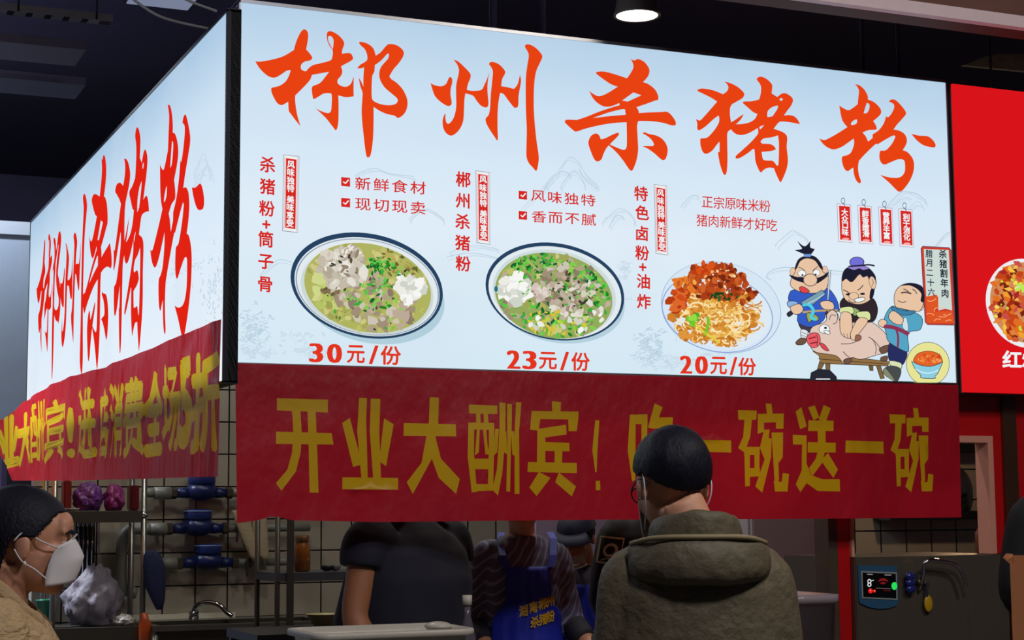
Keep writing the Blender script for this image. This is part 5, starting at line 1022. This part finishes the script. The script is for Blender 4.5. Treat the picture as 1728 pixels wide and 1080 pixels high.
# ================================================================== PEOPLE
SKIN = M('skin', (196, 140, 108), .55, var=.06, scale=30); SKIND = M('skin_tan', (170, 112, 78), .55, var=.06, scale=30)
HAIRM = M('black_hair', (14, 15, 28), .6, var=.3, scale=60, bump=.2, bscale=120, stretch=(3, 1, .6), spec=.25); EYEW = M('eye_white', (206, 200, 194), .3, var=.02); EYEB = M('iris', (30, 20, 16), .2); LIP = M('lips', (150, 84, 76), .5)
TROU = M('dark_trousers', (30, 32, 42), .8); SHOE = M('black_shoe', (24, 24, 26), .4)
def Rz(a): return Matrix.Rotation(a, 3, 'Z')
def Rx(a): return Matrix.Rotation(a, 3, 'X')
def head(b, Hc, R, s=1.0):
    P = lambda x, y, z: Hc+R@Vector((x*s, y*s, z*s)); e = lambda c, r, rot=None: b.ell(P(*c), [k*s for k in r], R@rot if rot else R)
    e((0, -.012, .032), (.074, .094, .084)); e((0, .022, -.035), (.062, .066, .072)); e((0, .040, -.070), (.046, .044, .040)); e((0, .062, -.094), (.024, .022, .019))
    for k in (-1, 1): e((k*.036, .058, -.028), (.028, .026, .028)); e((k*.030, .076, .030), (.026, .013, .010)); e((k*.031, .0745, .0135), (.0165, .0125, .0075)); e((k*.031, .0715, -.003), (.0155, .0115, .006)); e((k*.078, -.008, -.008), (.010, .020, .032), Rz(k*-.35)); e((k*.014, .094, -.026), (.010, .011, .008))
    e((0, .074, .045), (.052, .022, .030)); b.tube([P(0, .086, .018), P(0, .097, -.004), P(0, .108, -.022)], [.008*s, .010*s, .013*s], 12); e((0, .085, -.058), (.022, .012, .008)); e((0, .083, -.069), (.019, .012, .008))
def hair(parent, Hc, R, s, line, r=(.084, .106, .096), c=(0, -.014, .036), name='hair', amp=.006, mat=None):
    b = MB(); q = bmesh.ops.create_uvsphere(b.bm, u_segments=120, v_segments=90, radius=1)['verts']
    kill = []
    for v in q:
        p = Vector((c[0]+v.co.x*r[0], c[1]+v.co.y*r[1], c[2]+v.co.z*r[2]))
        if p.z < line(p.x, p.y): kill.append(v)
    bmesh.ops.delete(b.bm, geom=kill, context='VERTS')
    for v in b.bm.verts:
        n_ = v.co.copy(); k = 1+amp*8*noise.noise(Vector((n_.x*3, n_.y*3, n_.z*1.5)))+amp*2.5*noise.noise(Vector((n_.x*22, n_.y*22, n_.z*4)))
        v.co = Vector((c[0]+n_.x*r[0]*k, c[1]+n_.y*r[1]*k, c[2]+n_.z*r[2]*k))
    for v in b.bm.verts: v.co = Hc+R@(v.co*s)
    o = b.build(name, mat or HAIRM, parent, True); m = o.modifiers.new('thickness', 'SOLIDIFY'); m.thickness = .012; m.offset = -1; return o
def eyes(parent, Hc, R, s):
    for k in (-1, 1):
        P = lambda x, y, z: Hc+R@Vector((x*s, y*s, z*s))
        e = MB().ell(P(k*.031, .0725, .006), (.0120*s,)*3, R).build('eye', EYEW, parent, True); MB().ell(P(k*.031, .0808, .005), (.006*s, .005*s, .006*s), R).build('iris', EYEB, e, True)
        MB().tube([P(k*.014, .094, .026), P(k*.03, .093, .031), P(k*.048, .082, .026)], [.003*s, .004*s, .002*s], 8).build('eyebrow', HAIRM, parent, True)
def hand(b, Wp, d, n, s=1.0, curl=.5, flip=1):
    d = d.normalized(); a = d.cross(n).normalized()*flip; n = a.cross(d)*flip if flip < 0 else a.cross(d); n = n.normalized()
    M3 = Matrix((a, d, n)).transposed(); b.ell(Wp+d*.045*s, (.040*s, .052*s, .017*s), M3)
    for k, (o_, L) in enumerate(((-.030, .062), (-.010, .074), (.010, .069), (.029, .053))):
        p = Wp+d*.082*s+a*o_*s; pts = [p-d*.02*s]; ang = 0; q = p
        for j, f in enumerate((.42, .33, .25)):
            ang += curl*(.5+.25*j+.06*k); q = q+(d*math.cos(ang)-n*math.sin(ang))*L*f*s*1.05; pts.append(q)
        b.tube(pts, [.0095*s, .0092*s, .0086*s, .0076*s], 10, sub=3)
    t = Wp+d*.025*s-a*.034*s; b.tube([t, t+(-a*.6+d*.8-n*.15).normalized()*.035*s, t+(-a*.45+d*.9-n*.3).normalized()*.068*s], [.013*s, .011*s, .009*s], 10, sub=3)
def figure(root, Hc, R, S, arms, secs, s=1.0, skin=SKIN, hs=1.0, curl=.6, voxel=.0085):
    """one continuous body: head, neck, torso, arms with hands, legs"""
    b = MB(); head(b, Hc, R, hs)
    nb = Vector((0, -.005, S['neck'])); b.tube([nb-Vector((0, 0, .06)), nb, Hc+R@Vector((0, -.03, -.05))*hs], [.062*s, .056*s, .054*hs], 16)
    b.loft([(z, x, y, rx*.9, ry*.9) for z, x, y, rx, ry in secs], 24)
    for sh, el_, wr, hd, nn, fl in arms:
        sh, el_, wr = Vector(sh), Vector(el_), Vector(wr); m1 = sh.lerp(el_, .45); m2 = el_.lerp(wr, .35)
        b.tube([sh+Vector((-.05*math.copysign(1, sh.x), 0, .005)), sh, m1, el_, m2, wr], [.055*s, .056*s, .049*s, .042*s, .043*s, .029*s], 16); hand(b, wr, Vector(hd), Vector(nn), hs, curl, fl)
    hip = S['hip']
    for k in (-1, 1):
        b.tube([(k*.07*s, 0, hip+.04), (k*.088*s, .0, hip-.12), (k*.09*s, .015, hip*.53), (k*.09*s, -.005, hip*.36), (k*.09*s, -.01, .09)], [.085*s, .083*s, .056*s, .054*s, .036*s], 16); b.ell((k*.092*s, .05, .045), (.043*s, .115*s, .044))
    b.ell((0, 0, hip+.05), (.16*s, .11*s, .12*s))
    me = remesh(b, voxel, 3); o = link_mesh('body', me, [skin], root, True); return o
def trousers(root, S, s=1.0, mat=TROU, top=None):
    b = MB(); hip = S['hip']
    for k in (-1, 1): b.tube([(k*.07*s, 0, hip+.05), (k*.09*s, 0, hip-.12), (k*.092*s, .015, hip*.53), (k*.092*s, 0, hip*.3), (k*.092*s, 0, .08)], [.10*s, .10*s, .075*s, .068*s, .062*s], 18)
    b.ell((0, 0, hip+.06), (.185*s, .135*s, .13*s)); me = remesh(b, .012, 3); wrinkle(me, .006, 12); link_mesh('trousers', me, mat, root, True)
    for k in (-1, 1):
        MB().ell((k*.092*s, .05, .05), (.052*s, .13*s, .052)).build('shoe', SHOE, root, True)
def garment(root, name, secs, sleeves, mat, voxel=.009, amp=.006, scale=9, extra=None, smooth=4, seed=0, stretch=(1,1,.6)):
    b = MB(); b.loft(secs, 32)
    for pts, rad in sleeves: b.tube(pts, rad, 18)
    if extra: extra(b)
    me = remesh(b, voxel, smooth); wrinkle(me, amp, scale, stretch, seed); return link_mesh(name, me, mat, root, True)
def person(label, pos, rz): return thing('person', label, 'person', pos, rz)
def flat(v): return Vector((v.x, v.y, 0))

# ------------------------------------------------------------------ man in the olive jacket, seen from behind
hw_ = atD(1134, 819, 3.9); rzm = -horiz(1170)+.10; mp_ = flat(hw_)-(Rz(rzm)@Vector((-.045, .05, 0)))
man = person('person seen from behind in olive hooded jacket, with black hair and glasses, facing the stall', mp_, rzm)
Hc = Vector((-.045, .05, hw_.z)); R = Rz(.36)@Rx(-.26); S = {'neck': 1.43, 'hip': .84}
secsM = [(.70,0,0,.205,.155),(.85,0,0,.205,.15),(1.05,0,0,.198,.145),(1.22,0,-.005,.19,.14),(1.32,0,-.01,.182,.13),(1.375,0,-.01,.158,.115),(1.415,0,-.01,.115,.098),(1.45,0,-.005,.088,.085)]
armsM = [((.145,-.005,1.345),(.178,.02,1.07),(.12,.23,.99),(-.3,1,.05),(0,0,1),1), ((-.145,-.005,1.345),(-.178,.02,1.07),(-.12,.23,.99),(.3,1,.05),(0,0,1),-1)]
figure(man, Hc, R, S, armsM, [(z,x,y,rx*.86,ry*.84) for z,x,y,rx,ry in secsM])
hair(man, Hc, R, 1.0, lambda x, y: (.055 if y > .05 else (.02+.04*max(0, y)/.05 if y > -.03 else .02-(-.03-y)*1.15)), r=(.087, .106, .098), amp=.004)
eyes(man, Hc, R, 1.0)
JK = M('olive_jacket', (92, 82, 60), .65, var=.22, scale=7, bump=.35, bscale=40); JK2 = M('olive_hood', (88, 79, 57), .65, var=.15, scale=9, bump=.3, bscale=40)
def ex(b):
    b.ell((0, -.01, 1.345), (.16, .105, .05))
slv = [([(k*.10,-.01,1.36),(k*.142,-.005,1.34),(k*.160,.0,1.22),(k*.172,.02,1.07),(k*.152,.13,1.0),(k*.125,.215,.99)],[.068,.074,.072,.066,.06,.05]) for k in (-1, 1)]
jk = garment(man, 'jacket', secsM, slv, JK, .009, .009, 8, ex, 5, 3)
# folded hood and stand collar
b = MB(); rg = []
for i in range(25):
    t = math.radians(-35+ i*250/24) + math.pi; a = t
    cx, cy = .098*math.cos(a), -.002+.098*math.sin(a); o_ = Vector((math.cos(a), math.sin(a), 0)); back = max(0, -math.sin(a))
    c0 = Vector((cx*.94, cy*.94-.016*back, 1.437)); h = .040+.022*back; w_ = .013
    rg.append([c0+o_*(w_*math.cos(q))*(1+.6*back)+Vector((0, 0, h*math.sin(q))) for q in [2*math.pi*k/14 for k in range(14)]])
b.rings(rg); me = remesh(b, .007, 4); wrinkle(me, .006, 14); link_mesh('collar', me, JK2, jk, True)
b = MB(); rg = []
for i in range(21):
    u = -1+i*.1; x = .150*u; d = math.sqrt(max(0, 1-u*u*.86)); cy = -.150*d-.004; zc_ = 1.405-.012*(u*u)
    o_ = Vector((u*.5, -1, 0)).normalized()
    rg.append([Vector((x, cy, zc_))+o_*(.016*d+.011)*math.cos(q)*(1.25-.35*math.sin(q))+Vector((0, 0, (.056*(.45+.55*d))*math.sin(q)-.016*d)) for q in [2*math.pi*k/16 for k in range(16)]])
b.rings(rg); me = remesh(b, .007, 3); wrinkle(me, .007, 11, seed=5); link_mesh('hood', me, JK2, jk, True)
b = MB(); b.tube([(-.148, -.076, 1.425), (-.098, -.142, 1.438), (0, -.168, 1.440), (.098, -.142, 1.438), (.148, -.076, 1.425)], .006, 8); b.build('hood_hem', M('hood_edge', (132, 118, 84), .6), jk, True)  # hem in a lighter olive: the edge highlight is put into its colour
trousers(man, S)
Pm = lambda x, y, z: Hc+R@Vector((x, y, z))
MASKW = M('mask_white', (214, 210, 208), .7, var=.03)
b = MB()
rg = [[Pm(.062*math.sin(a), .045+.068*math.cos(a)*(1 if abs(z+.055) < .03 else .9), z) for a in [(-1.25+2.5*k/14) for k in range(15)]] for z in (-.012, -.035, -.055, -.08, -.105)]
b.rings(rg, cap=False, closed=False); o = b.build('face_mask', MASKW, man, True); o.modifiers.new('thickness', 'SOLIDIFY').thickness = .003
for k in (-1, 1): MB().tube([Pm(k*.06, .06, -.02), Pm(k*.074, .02, .012), Pm(k*.080, -.018, .026), Pm(k*.084, -.032, -.003), Pm(k*.079, -.014, -.045), Pm(k*.058, .05, -.09)], .0017, 8).build('mask_strap', MASKW, o, True)
gm = M('glasses_frame', (34, 28, 28), .3)
go = MB().tube([Pm(-.010, .108, .006), Pm(0, .113, .009), Pm(.010, .108, .006)], .0018, 8).build('glasses', gm, man, True)
for k in (-1, 1): MB().tube([Pm(k*.060, .094, .01), Pm(k*.080, .03, .012), Pm(k*.084, -.02, .012), Pm(k*.078, -.035, -.008)], .0022, 8).build('temple', gm, go, True)
for k in (-1, 1):
    MB().tube([Pm(k*.034+.026*math.cos(a), .106-.012*abs(math.cos(a)), .004+.019*math.sin(a)) for a in [2*math.pi*j/16 for j in range(17)]], .0018, 8).build('lens_rim', gm, go, True)

# ------------------------------------------------------------------ woman in profile at the left edge
hw_ = atD(48, 917, 3.85); rzl = -math.pi/2-horiz(48)-.06; lp = flat(hw_)-(Rz(rzl)@Vector((0, .045, 0)))
lady = person('person in profile at the left edge wearing a white mask and a beige knitted cardigan', lp, rzl)
Hc = Vector((0, .045, hw_.z)); R = Rx(-.05); hz = hw_.z; RL = hz; hz += .048; S = {'neck': hz-.15, 'hip': .78}
secsL = [(.62,0,0,.185,.14),(.8,0,0,.175,.135),(1.0,0,.01,.165,.13),(hz-.30,0,.01,.175,.125),(hz-.225,0,-.006,.160,.098),(hz-.19,0,-.024,.112,.070),(hz-.165,0,-.036,.074,.046)]
armsL = [((k*.15,-.01,hz-.235),(k*.19,.0,hz-.50),(k*.13,.2,hz-.52),(-k*.2,1,.1),(0,0,1),k) for k in (1, -1)]
figure(lady, Hc, R, S, armsL, [(z,x,y,rx*.85,ry*.85) for z,x,y,rx,ry in secsL], s=.92, voxel=.0065)
eyes(lady, Hc, R, 1.0)
hz = RL+.048
def lline(x, y):
    if y > .066: return .072
    if y > .02: return .012+(y-.02)*1.25 if y < .055 else .056+(y-.055)*1.4
    if y > -.03: return .016
    return .016-(-.03-y)*3.2
hair(lady, Hc, R, 1.0, lline, r=(.087, .116, .116), c=(0, -.022, .016), amp=.0018)
tag(MB().ell(Hc+R@Vector((0, -.118, .0)), (.04, .035, .045)).build('hair_bun', HAIRM, lady, True))
P2 = lambda x, y, z: Hc+R@Vector((x, y, z))
def crv(pts, t):
    k = min(len(pts)-2, int(t*(len(pts)-1))); f = t*(len(pts)-1)-k; return Vector(pts[k]).lerp(Vector(pts[k+1]), f)
ridge = [(.098,.020),(.112,.000),(.124,-.024),(.117,-.055),(.107,-.082)]; side = [(.070,-.002),(.058,-.020),(.050,-.045),(.046,-.070),(.047,-.092)]
rows = []
for i in range(13):
    t = i/12; a, c_ = crv(ridge, t), crv(side, t); r = []
    for j in range(-8, 9):
        f = abs(j)/8; y = a.x+(c_.x-a.x)*f**1.5; z = a.y+(c_.y-a.y)*f; x = math.copysign(.0715*(f**.62), j) if j else 0; r.append(P2(x, y, z))
    rows.append(r)
b = MB(); vs = [[b.bm.verts.new(p) for p in r] for r in rows]
for i in range(12):
    for j in range(16): b.bm.faces.new((vs[i][j], vs[i+1][j], vs[i+1][j+1], vs[i][j+1]))
mk = b.build('face_mask', MASKW, lady, True); mk.modifiers.new('thickness', 'SOLIDIFY').thickness = .003
for k in (-1, 1):
    MB().tube([P2(k*.070, .068, -.006), P2(k*.074, .03, .008), P2(k*.083, -.005, .026), P2(k*.090, -.026, .006)], .0018, 8).build('mask_strap', MASKW, mk, True)
    MB().tube([P2(k*.070, .048, -.075), P2(k*.074, .022, -.055), P2(k*.086, -.006, -.038), P2(k*.090, -.024, -.012)], .0018, 8).build('mask_strap', MASKW, mk, True)
    MB().ell(P2(k*.088, .0, -.042), (.004, .004, .005)).build('earring', M('pearl', (226, 222, 214), .2), lady, True)
MB().tube([P2(-.030, .094, .012), P2(0, .104, .024), P2(.030, .094, .012)], .0022, 8).build('nose_wire', M('wire_grey', (170, 168, 166), .4), mk, True)
KN = M('beige_knit', (196, 166, 120), .85, var=.2, scale=40, bump=.9, bscale=45, stretch=(1, 1, 2)); KN2 = M('beige_collar', (176, 148, 108), .85, var=.12, scale=30, bump=.5, bscale=60)
slv = [([(k*.10,-.01,hz-.225),(k*.155,-.01,hz-.245),(k*.182,-.005,hz-.37),(k*.19,.0,hz-.50),(k*.15,.13,hz-.52),(k*.135,.18,hz-.52)],[.065,.068,.062,.055,.052,.045]) for k in (-1, 1)]
cg = garment(lady, 'cardigan', secsL, slv, KN, .009, .007, 10, None, 4, 8)
b = MB(); rg = []
for i in range(29):
    u = i/28; a = math.radians(50-280*u*1.0); fr_ = max(0, math.sin(a)); o_ = Vector((math.cos(a), math.sin(a), 0))
    c0 = Vector((.078*math.cos(a), -.012+.070*math.sin(a)+.062*fr_**1.4, hz-.155-.125*fr_**1.2))
    rg.append([c0+o_*.013*math.cos(q)+Vector((0, 0, .034*math.sin(q)))+o_*(.01*math.sin(i*2.1)*fr_) for q in [2*math.pi*k/12 for k in range(12)]])
b.rings(rg); me = remesh(b, .006, 3); wrinkle(me, .005, 18); link_mesh('collar', me, KN2, cg, True)
trousers(lady, S, .92)

# ------------------------------------------------------------------ man in the dark T-shirt, back half turned, head behind the banner
pz = atD(690, 900, 6.4); rz1 = -horiz(690)+.87; p1_ = person('person in dark navy T-shirt behind the counter, bare arm hanging down', flat(pz), rz1)
Hc = Vector((0, .04, 1.585)); R = Rx(-.2); S = {'neck': 1.45, 'hip': .86}
secs1 = [(.80,0,.02,.255,.215),(.95,0,.04,.262,.235),(1.1,0,.03,.265,.225),(1.25,0,.0,.265,.195),(1.35,0,-.01,.245,.16),(1.41,0,-.01,.17,.13),(1.45,0,-.01,.10,.095),(1.47,0,-.005,.075,.075)]
arms1 = [((-.24,0,1.375),(-.300,.0,1.13),(-.275,-.105,.90),(.05,-.1,-1),(1,0,0),1), ((.235,0,1.375),(.28,.05,1.12),(.22,.28,1.02),(-.2,1,0),(0,0,1),1)]
figure(p1_, Hc, R, S, arms1, [(z,x,y,rx*.9,ry*.9) for z,x,y,rx,ry in secs1], s=1.14, skin=SKIND)
eyes(p1_, Hc, R, 1.0); hair(p1_, Hc, R, 1.0, lambda x, y: (.06 if y > .05 else (.02 if y > -.03 else .02-(-.03-y)*1.2)))
garment(p1_, 't_shirt', secs1, [([(k*.16,0,1.385),(k*.225,0,1.385),(k*.255,0,1.335),(k*.262,0,1.30)],[.09,.095,.09,.084]) for k in (-1, 1)], M('navy_tee', (26, 28, 44), .85, var=.1), .011, .009, 7, None, 4, 11)
trousers(p1_, S, 1.1)

# ------------------------------------------------------------------ worker in striped shirt and blue apron
pz = atD(880, 900, 7.0); rz2 = -horiz(880)+math.pi+.05; p2_ = person('person in striped grey shirt and bright blue apron with yellow lettering', flat(pz), rz2)
Hc = Vector((0, .07, 1.525)); R = Rx(-.3); S = {'neck': 1.39, 'hip': .82}
secs2 = [(.72,0,0,.165,.14),(.9,0,.005,.162,.14),(1.08,0,.01,.160,.138),(1.22,0,.005,.160,.13),(1.31,0,0,.152,.115),(1.36,0,-.005,.12,.095),(1.395,0,-.005,.085,.075)]
arms2 = [((.145,-.005,1.31),(.185,.0,1.06),(.14,.17,.92),(-.3,.9,-.3),(0,.3,1),1), ((-.140,-.005,1.31),(-.190,.02,1.06),(-.285,.15,.93),(-.2,.9,-.3),(0,.3,1),-1)]
figure(p2_, Hc, R, S, arms2, [(z,x,y,rx*.88,ry*.86) for z,x,y,rx,ry in secs2])
eyes(p2_, Hc, R, 1.0); hair(p2_, Hc, R, 1.0, lambda x, y: (.06 if y > .05 else (.02 if y > -.03 else .02-(-.03-y)*1.2)))
def stripes(name, ca, cb, freq):
    m, nt, out = new_mat(name); N = nt.nodes.new; L = nt.links.new; p = N('ShaderNodeBsdfPrincipled'); p.inputs['Roughness'].default_value = .8; L(p.outputs[0], out.inputs[0])
    tc = N('ShaderNodeTexCoord'); w_ = N('ShaderNodeTexWave'); w_.wave_type = 'BANDS'; w_.bands_direction = 'DIAGONAL'; w_.inputs['Scale'].default_value = freq; w_.inputs['Distortion'].default_value = 1.5; L(tc.outputs['Object'], w_.inputs['Vector'])
    cr = N('ShaderNodeValToRGB'); cr.color_ramp.elements[0].position = .8; cr.color_ramp.elements[0].color = lin(ca); cr.color_ramp.elements[1].position = .92; cr.color_ramp.elements[1].color = lin(cb); L(w_.outputs['Fac'], cr.inputs[0]); L(cr.outputs[0], p.inputs['Base Color']); return m
STR = stripes('striped_shirt', (84, 82, 108), (134, 130, 156), 16)
slv = [([(.10,0,1.315),(.144,-.005,1.30),(.172,0,1.18),(.185,.0,1.06),(.170,.06,1.01)],[.068,.070,.066,.062,.05]), ([(-.10,0,1.315),(-.138,-.005,1.295),(-.168,0,1.18),(-.190,.02,1.06),(-.218,.06,1.02)],[.066,.066,.060,.060,.05])]
sh = garment(p2_, 'shirt', secs2, slv, STR, .009, .012, 9, None, 3, 2, (1, 1, 1.6))
CUF = M('dark_cuff', (30, 28, 40), .8)
for pts in ([(.178,.04,1.03),(.160,.11,.975)], [(-.206,.045,1.035),(-.245,.10,.98)]): MB().tube(pts, [.054, .050], 18).build('cuff', CUF, sh, True)
APR = M('apron_blue', (20, 40, 170), .6, var=.08, bump=.15, bscale=14); APY = M('apron_yellow', (230, 180, 30), .6)
def tfront(secs, x, z, off):
    for a, c_ in zip(secs, secs[1:]):
        if a[0] <= z <= c_[0]:
            t = (z-a[0])/(c_[0]-a[0]); rx, ry, cy = [a[k]+(c_[k]-a[k])*t for k in (3, 4, 2)]; break
    else: rx, ry, cy = (secs[0][3], secs[0][4], secs[0][2]) if z < secs[0][0] else (secs[-1][3], secs[-1][4], secs[-1][2])
    q = min(.995, abs(x)/rx); return cy+ry*(1-q**2.4)**(1/2.4)+off
def apron(root, secs, zt_, zb_, wtop, wbot, mat, x0=0):
    rows = []
    for j in range(31):
        z = zt_+(zb_-zt_)*j/30; k = min(1, max(0, (zt_-.12-z)/.10)); hw2 = wtop+(wbot-wtop)*(k*k*(3-2*k)); rows.append([Vector((x0+hw2*(i/12-1), tfront(secs, x0+hw2*(i/12-1), z, .022)+.004*noise.noise(Vector((i*.35, z*7, 1)))*2, z)) for i in range(25)])
    b = MB(); vs = [[b.bm.verts.new(p) for p in r] for r in rows]
    for j in range(30):
        for i in range(24): b.bm.faces.new((vs[j][i], vs[j+1][i], vs[j+1][i+1], vs[j][i+1]))
    o = b.build('apron', mat, root, True); o.modifiers.new('thickness', 'SOLIDIFY').thickness = .003; return o
ap = apron(p2_, secs2, 1.275, .70, .092, .150, APR, -.02)
for k, x in ((1, .07), (-1, -.11)):
    pts = [(x, tfront(secs2, x, 1.27, .024), 1.272), (x+.012*k, tfront(secs2, x+.012*k, 1.32, .022), 1.32), (x+.02*k, .03, 1.385), (x+.01*k, -.05, 1.41)]
    rg = [[Vector(p)+Vector((a*.014, bb*.003, 0)) for a, bb in ((-1, -1), (1, -1), (1, 1), (-1, 1))] for p in pts]; MB().rings(rg).build('strap', APR, ap)
# lettering on the apron; local x runs to the photo's left
def apf(px, py, layer=1):
    x, z = -px/1000, 1.275-py/1000; return Vector((x, tfront(secs2, x, z, .030), z))
c = Canvas(apf)
for ch, x, y in (('湖', -3, 172), ('南', 37, 158), ('郴', 74, 146), ('州', 106, 137), ('杀', 42, 216), ('猪', 76, 206), ('粉', 106, 196)): c.glyph(ch, x, y, 36, 46, APY, 1, .035, -.2)
me = bpy.data.meshes.new('lettering'); me.from_pydata([tuple(v) for v in c.v], [], c.f); me.update(); link_mesh('lettering', me, [APY], ap, None)
trousers(p2_, S)

# ------------------------------------------------------------------ small worker in cap and mouth shield further back
hw_ = atD(974, 908, 8.3); rz3 = -horiz(969)+math.pi-.35; p3_ = person('person in dark cap and blue apron with clear mouth shield, further back', flat(hw_)-(Rz(rz3)@Vector((0, .10, 0))), rz3)
hz = hw_.z; Hc = Vector((0, .10, hz)); R = Rx(-.35); S = {'neck': hz-.13, 'hip': .70}
secs3 = [(.60,0,0,.165,.125),(.75,0,0,.165,.13),(.92,0,.01,.165,.125),(hz-.25,0,.015,.17,.115),(hz-.19,0,.02,.15,.095),(hz-.155,0,.02,.095,.07),(hz-.135,0,.025,.06,.055)]
arms3 = [((k*.15,.01,hz-.205),(k*.19,.03,hz-.44),(k*.12,.2,hz-.46),(-k*.2,1,0),(0,0,1),k) for k in (1, -1)]
figure(p3_, Hc, R, S, arms3, [(z,x,y,rx*.86,ry*.86) for z,x,y,rx,ry in secs3], s=.9, skin=SKIND)
eyes(p3_, Hc, R, 1.0); hair(p3_, Hc, R, 1.0, lambda x, y: (.05 if y > .04 else (.0 if y > -.03 else .0-(-.03-y)*1.5)))
CAPM = M('dark_cap', (30, 34, 60), .7); P3 = lambda x, y, z: Hc+R@Vector((x, y, z))
cp_ = hair(p3_, Hc, R, 1.0, lambda x, y: .052, r=(.095, .116, .100), c=(0, -.010, .042), name='cap', amp=.001, mat=CAPM)
rg = [[P3(.075*math.sin(a)*k, .045+.058*math.cos(a)*k+.03*(k-1)*2, .056-.02*(k-1)*3) for a in [(-1.3+2.6*j/14) for j in range(15)]] for k in (.9, 1.2, 1.55)]
b = MB(); b.rings(rg, cap=False, closed=False); o = b.build('brim', CAPM, cp_, True); o.modifiers.new('thickness', 'SOLIDIFY').thickness = .004
rg = [[P3(.066*math.sin(a), .052+.085*math.cos(a), z) for a in [(-1.2+2.4*j/14) for j in range(15)]] for z in (-.04, -.07, -.10)]
b = MB(); b.rings(rg, cap=False, closed=False); o = b.build('mouth_shield', M('clear_shield', (196, 190, 186), .15, alpha=.35), p3_, True); o.modifiers.new('thickness', 'SOLIDIFY').thickness = .002
MB().tube([P3(.067*math.sin(a), .053+.086*math.cos(a), -.103) for a in [(-1.2+2.4*j/14) for j in range(15)]], .004, 8).build('shield_rim', M('shield_rim', (214, 210, 206), .3), o, True)
slv = [([(k*.10,.01,hz-.20),(k*.155,.01,hz-.215),(k*.182,.02,hz-.33),(k*.19,.03,hz-.43)],[.062,.064,.058,.052]) for k in (-1, 1)]
garment(p3_, 'shirt', secs3, slv, M('dark_shirt', (52, 46, 66), .8), .010, .008, 9, None, 3, 6)
apron(p3_, secs3, hz-.22, .60, .09, .14, APR)
trousers(p3_, S, .9)

# ------------------------------------------------------------------ person with a patch on the sleeve, mostly behind the olive jacket
pz = atD(1104, 900, 7.1); rz4 = -horiz(1104)+.25; p4_ = person('person in black jacket with a pale square patch on the sleeve', flat(pz), rz4)
Hc = Vector((0, .05, 1.62)); R = Rx(-.1); S = {'neck': 1.48, 'hip': .88}
secs4 = [(.70,0,0,.20,.15),(.9,0,0,.195,.15),(1.1,0,0,.195,.14),(1.24,0,0,.195,.135),(1.33,0,-.005,.18,.118),(1.38,0,-.01,.13,.098),(1.42,0,-.01,.085,.08)]
secs4 = [(z+(.06 if z > .7 else 0), x, y, rx, ry) for z, x, y, rx, ry in secs4]
arms4 = [((k*.165,-.005,1.395),(k*.215,.01,1.14),(k*.14,.2,1.06),(-k*.2,1,.0),(0,0,1),k) for k in (1, -1)]
figure(p4_, Hc, R, S, arms4, [(z,x,y,rx*.87,ry*.85) for z,x,y,rx,ry in secs4]); eyes(p4_, Hc, R, 1.0)
hair(p4_, Hc, R, 1.0, lambda x, y: (.06 if y > .05 else (.02 if y > -.03 else .02-(-.03-y)*1.2)))
BJ = M('black_jacket', (24, 24, 30), .75)
slv = [([(k*.12,0,1.405),(k*.165,-.005,1.39),(k*.195,0,1.27),(k*.213,.01,1.14),(k*.165,.14,1.08)],[.072,.076,.072,.064,.055]) for k in (-1, 1)]
jk4 = garment(p4_, 'jacket', secs4, slv, BJ, .010, .006, 9, None, 4, 4)
PAT = M('patch_white', (196, 190, 160), .7)
def armp(px, py, layer=1):   # wraps the sleeve of the left arm: px = degrees round the arm, py = mm along it
    t = py/1000; z = 1.395-t; cx = -.165-.045*min(1, max(0, t)/.24); a = math.radians(px); r = .087
    return Vector((cx-r*math.cos(a), -r*math.sin(a), z))
c = Canvas(armp)
q = [(34, 4), (104, 14), (104, 118), (34, 106)]; c.ribbon([(q[i][0]+(q[(i+1) % 4][0]-q[i][0])*k/6, q[i][1]+(q[(i+1) % 4][1]-q[i][1])*k/6) for i in range(4) for k in range(6)], 8, PAT, 1, True)
c.ell(70, 60, 21, 28, PAT, 1, 0, .62, 28); c.ribbon([(76, 76), (82, 92), (90, 100)], 7, PAT, 1); c.ribbon([(46, 100), (66, 92), (88, 106)], 4, PAT)
me = bpy.data.meshes.new('sleeve_patch'); me.from_pydata([tuple(v) for v in c.v], [], c.f); me.update(); link_mesh('sleeve_patch', me, [PAT], jk4, None)
trousers(p4_, S)

# ------------------------------------------------------------------ person in black at the right edge
pz = atD(1826, 900, 5.75); rz5 = -horiz(1826)+.1; p5_ = person('person in black at the right edge, only a rounded shoulder showing', flat(pz), rz5)
Hc = Vector((0, .04, 1.70)); S = {'neck': 1.56, 'hip': .93}; up = lambda L_, k=.07: [(z+k, x, y, rx, ry) for z, x, y, rx, ry in L_]; UZ = Vector((0, 0, .07))
figure(p5_, Hc, Rx(-.1), S, [(Vector(a)+UZ, Vector(b_)+UZ, Vector(c_)+UZ, d, n_, f) for a, b_, c_, d, n_, f in arms4], up([(z,x,y,rx*.87,ry*.85) for z,x,y,rx,ry in secs4])); eyes(p5_, Hc, Rx(-.1), 1.0)
hair(p5_, Hc, Rx(-.1), 1.0, lambda x, y: (.06 if y > .05 else (.02 if y > -.03 else .02-(-.03-y)*1.2)))
garment(p5_, 'jacket', up(secs4), [([Vector(p)+UZ for p in a], r) for a, r in slv], M('black_coat', (20, 22, 24), .8), .010, .006, 9, None, 4, 14)
trousers(p5_, S)
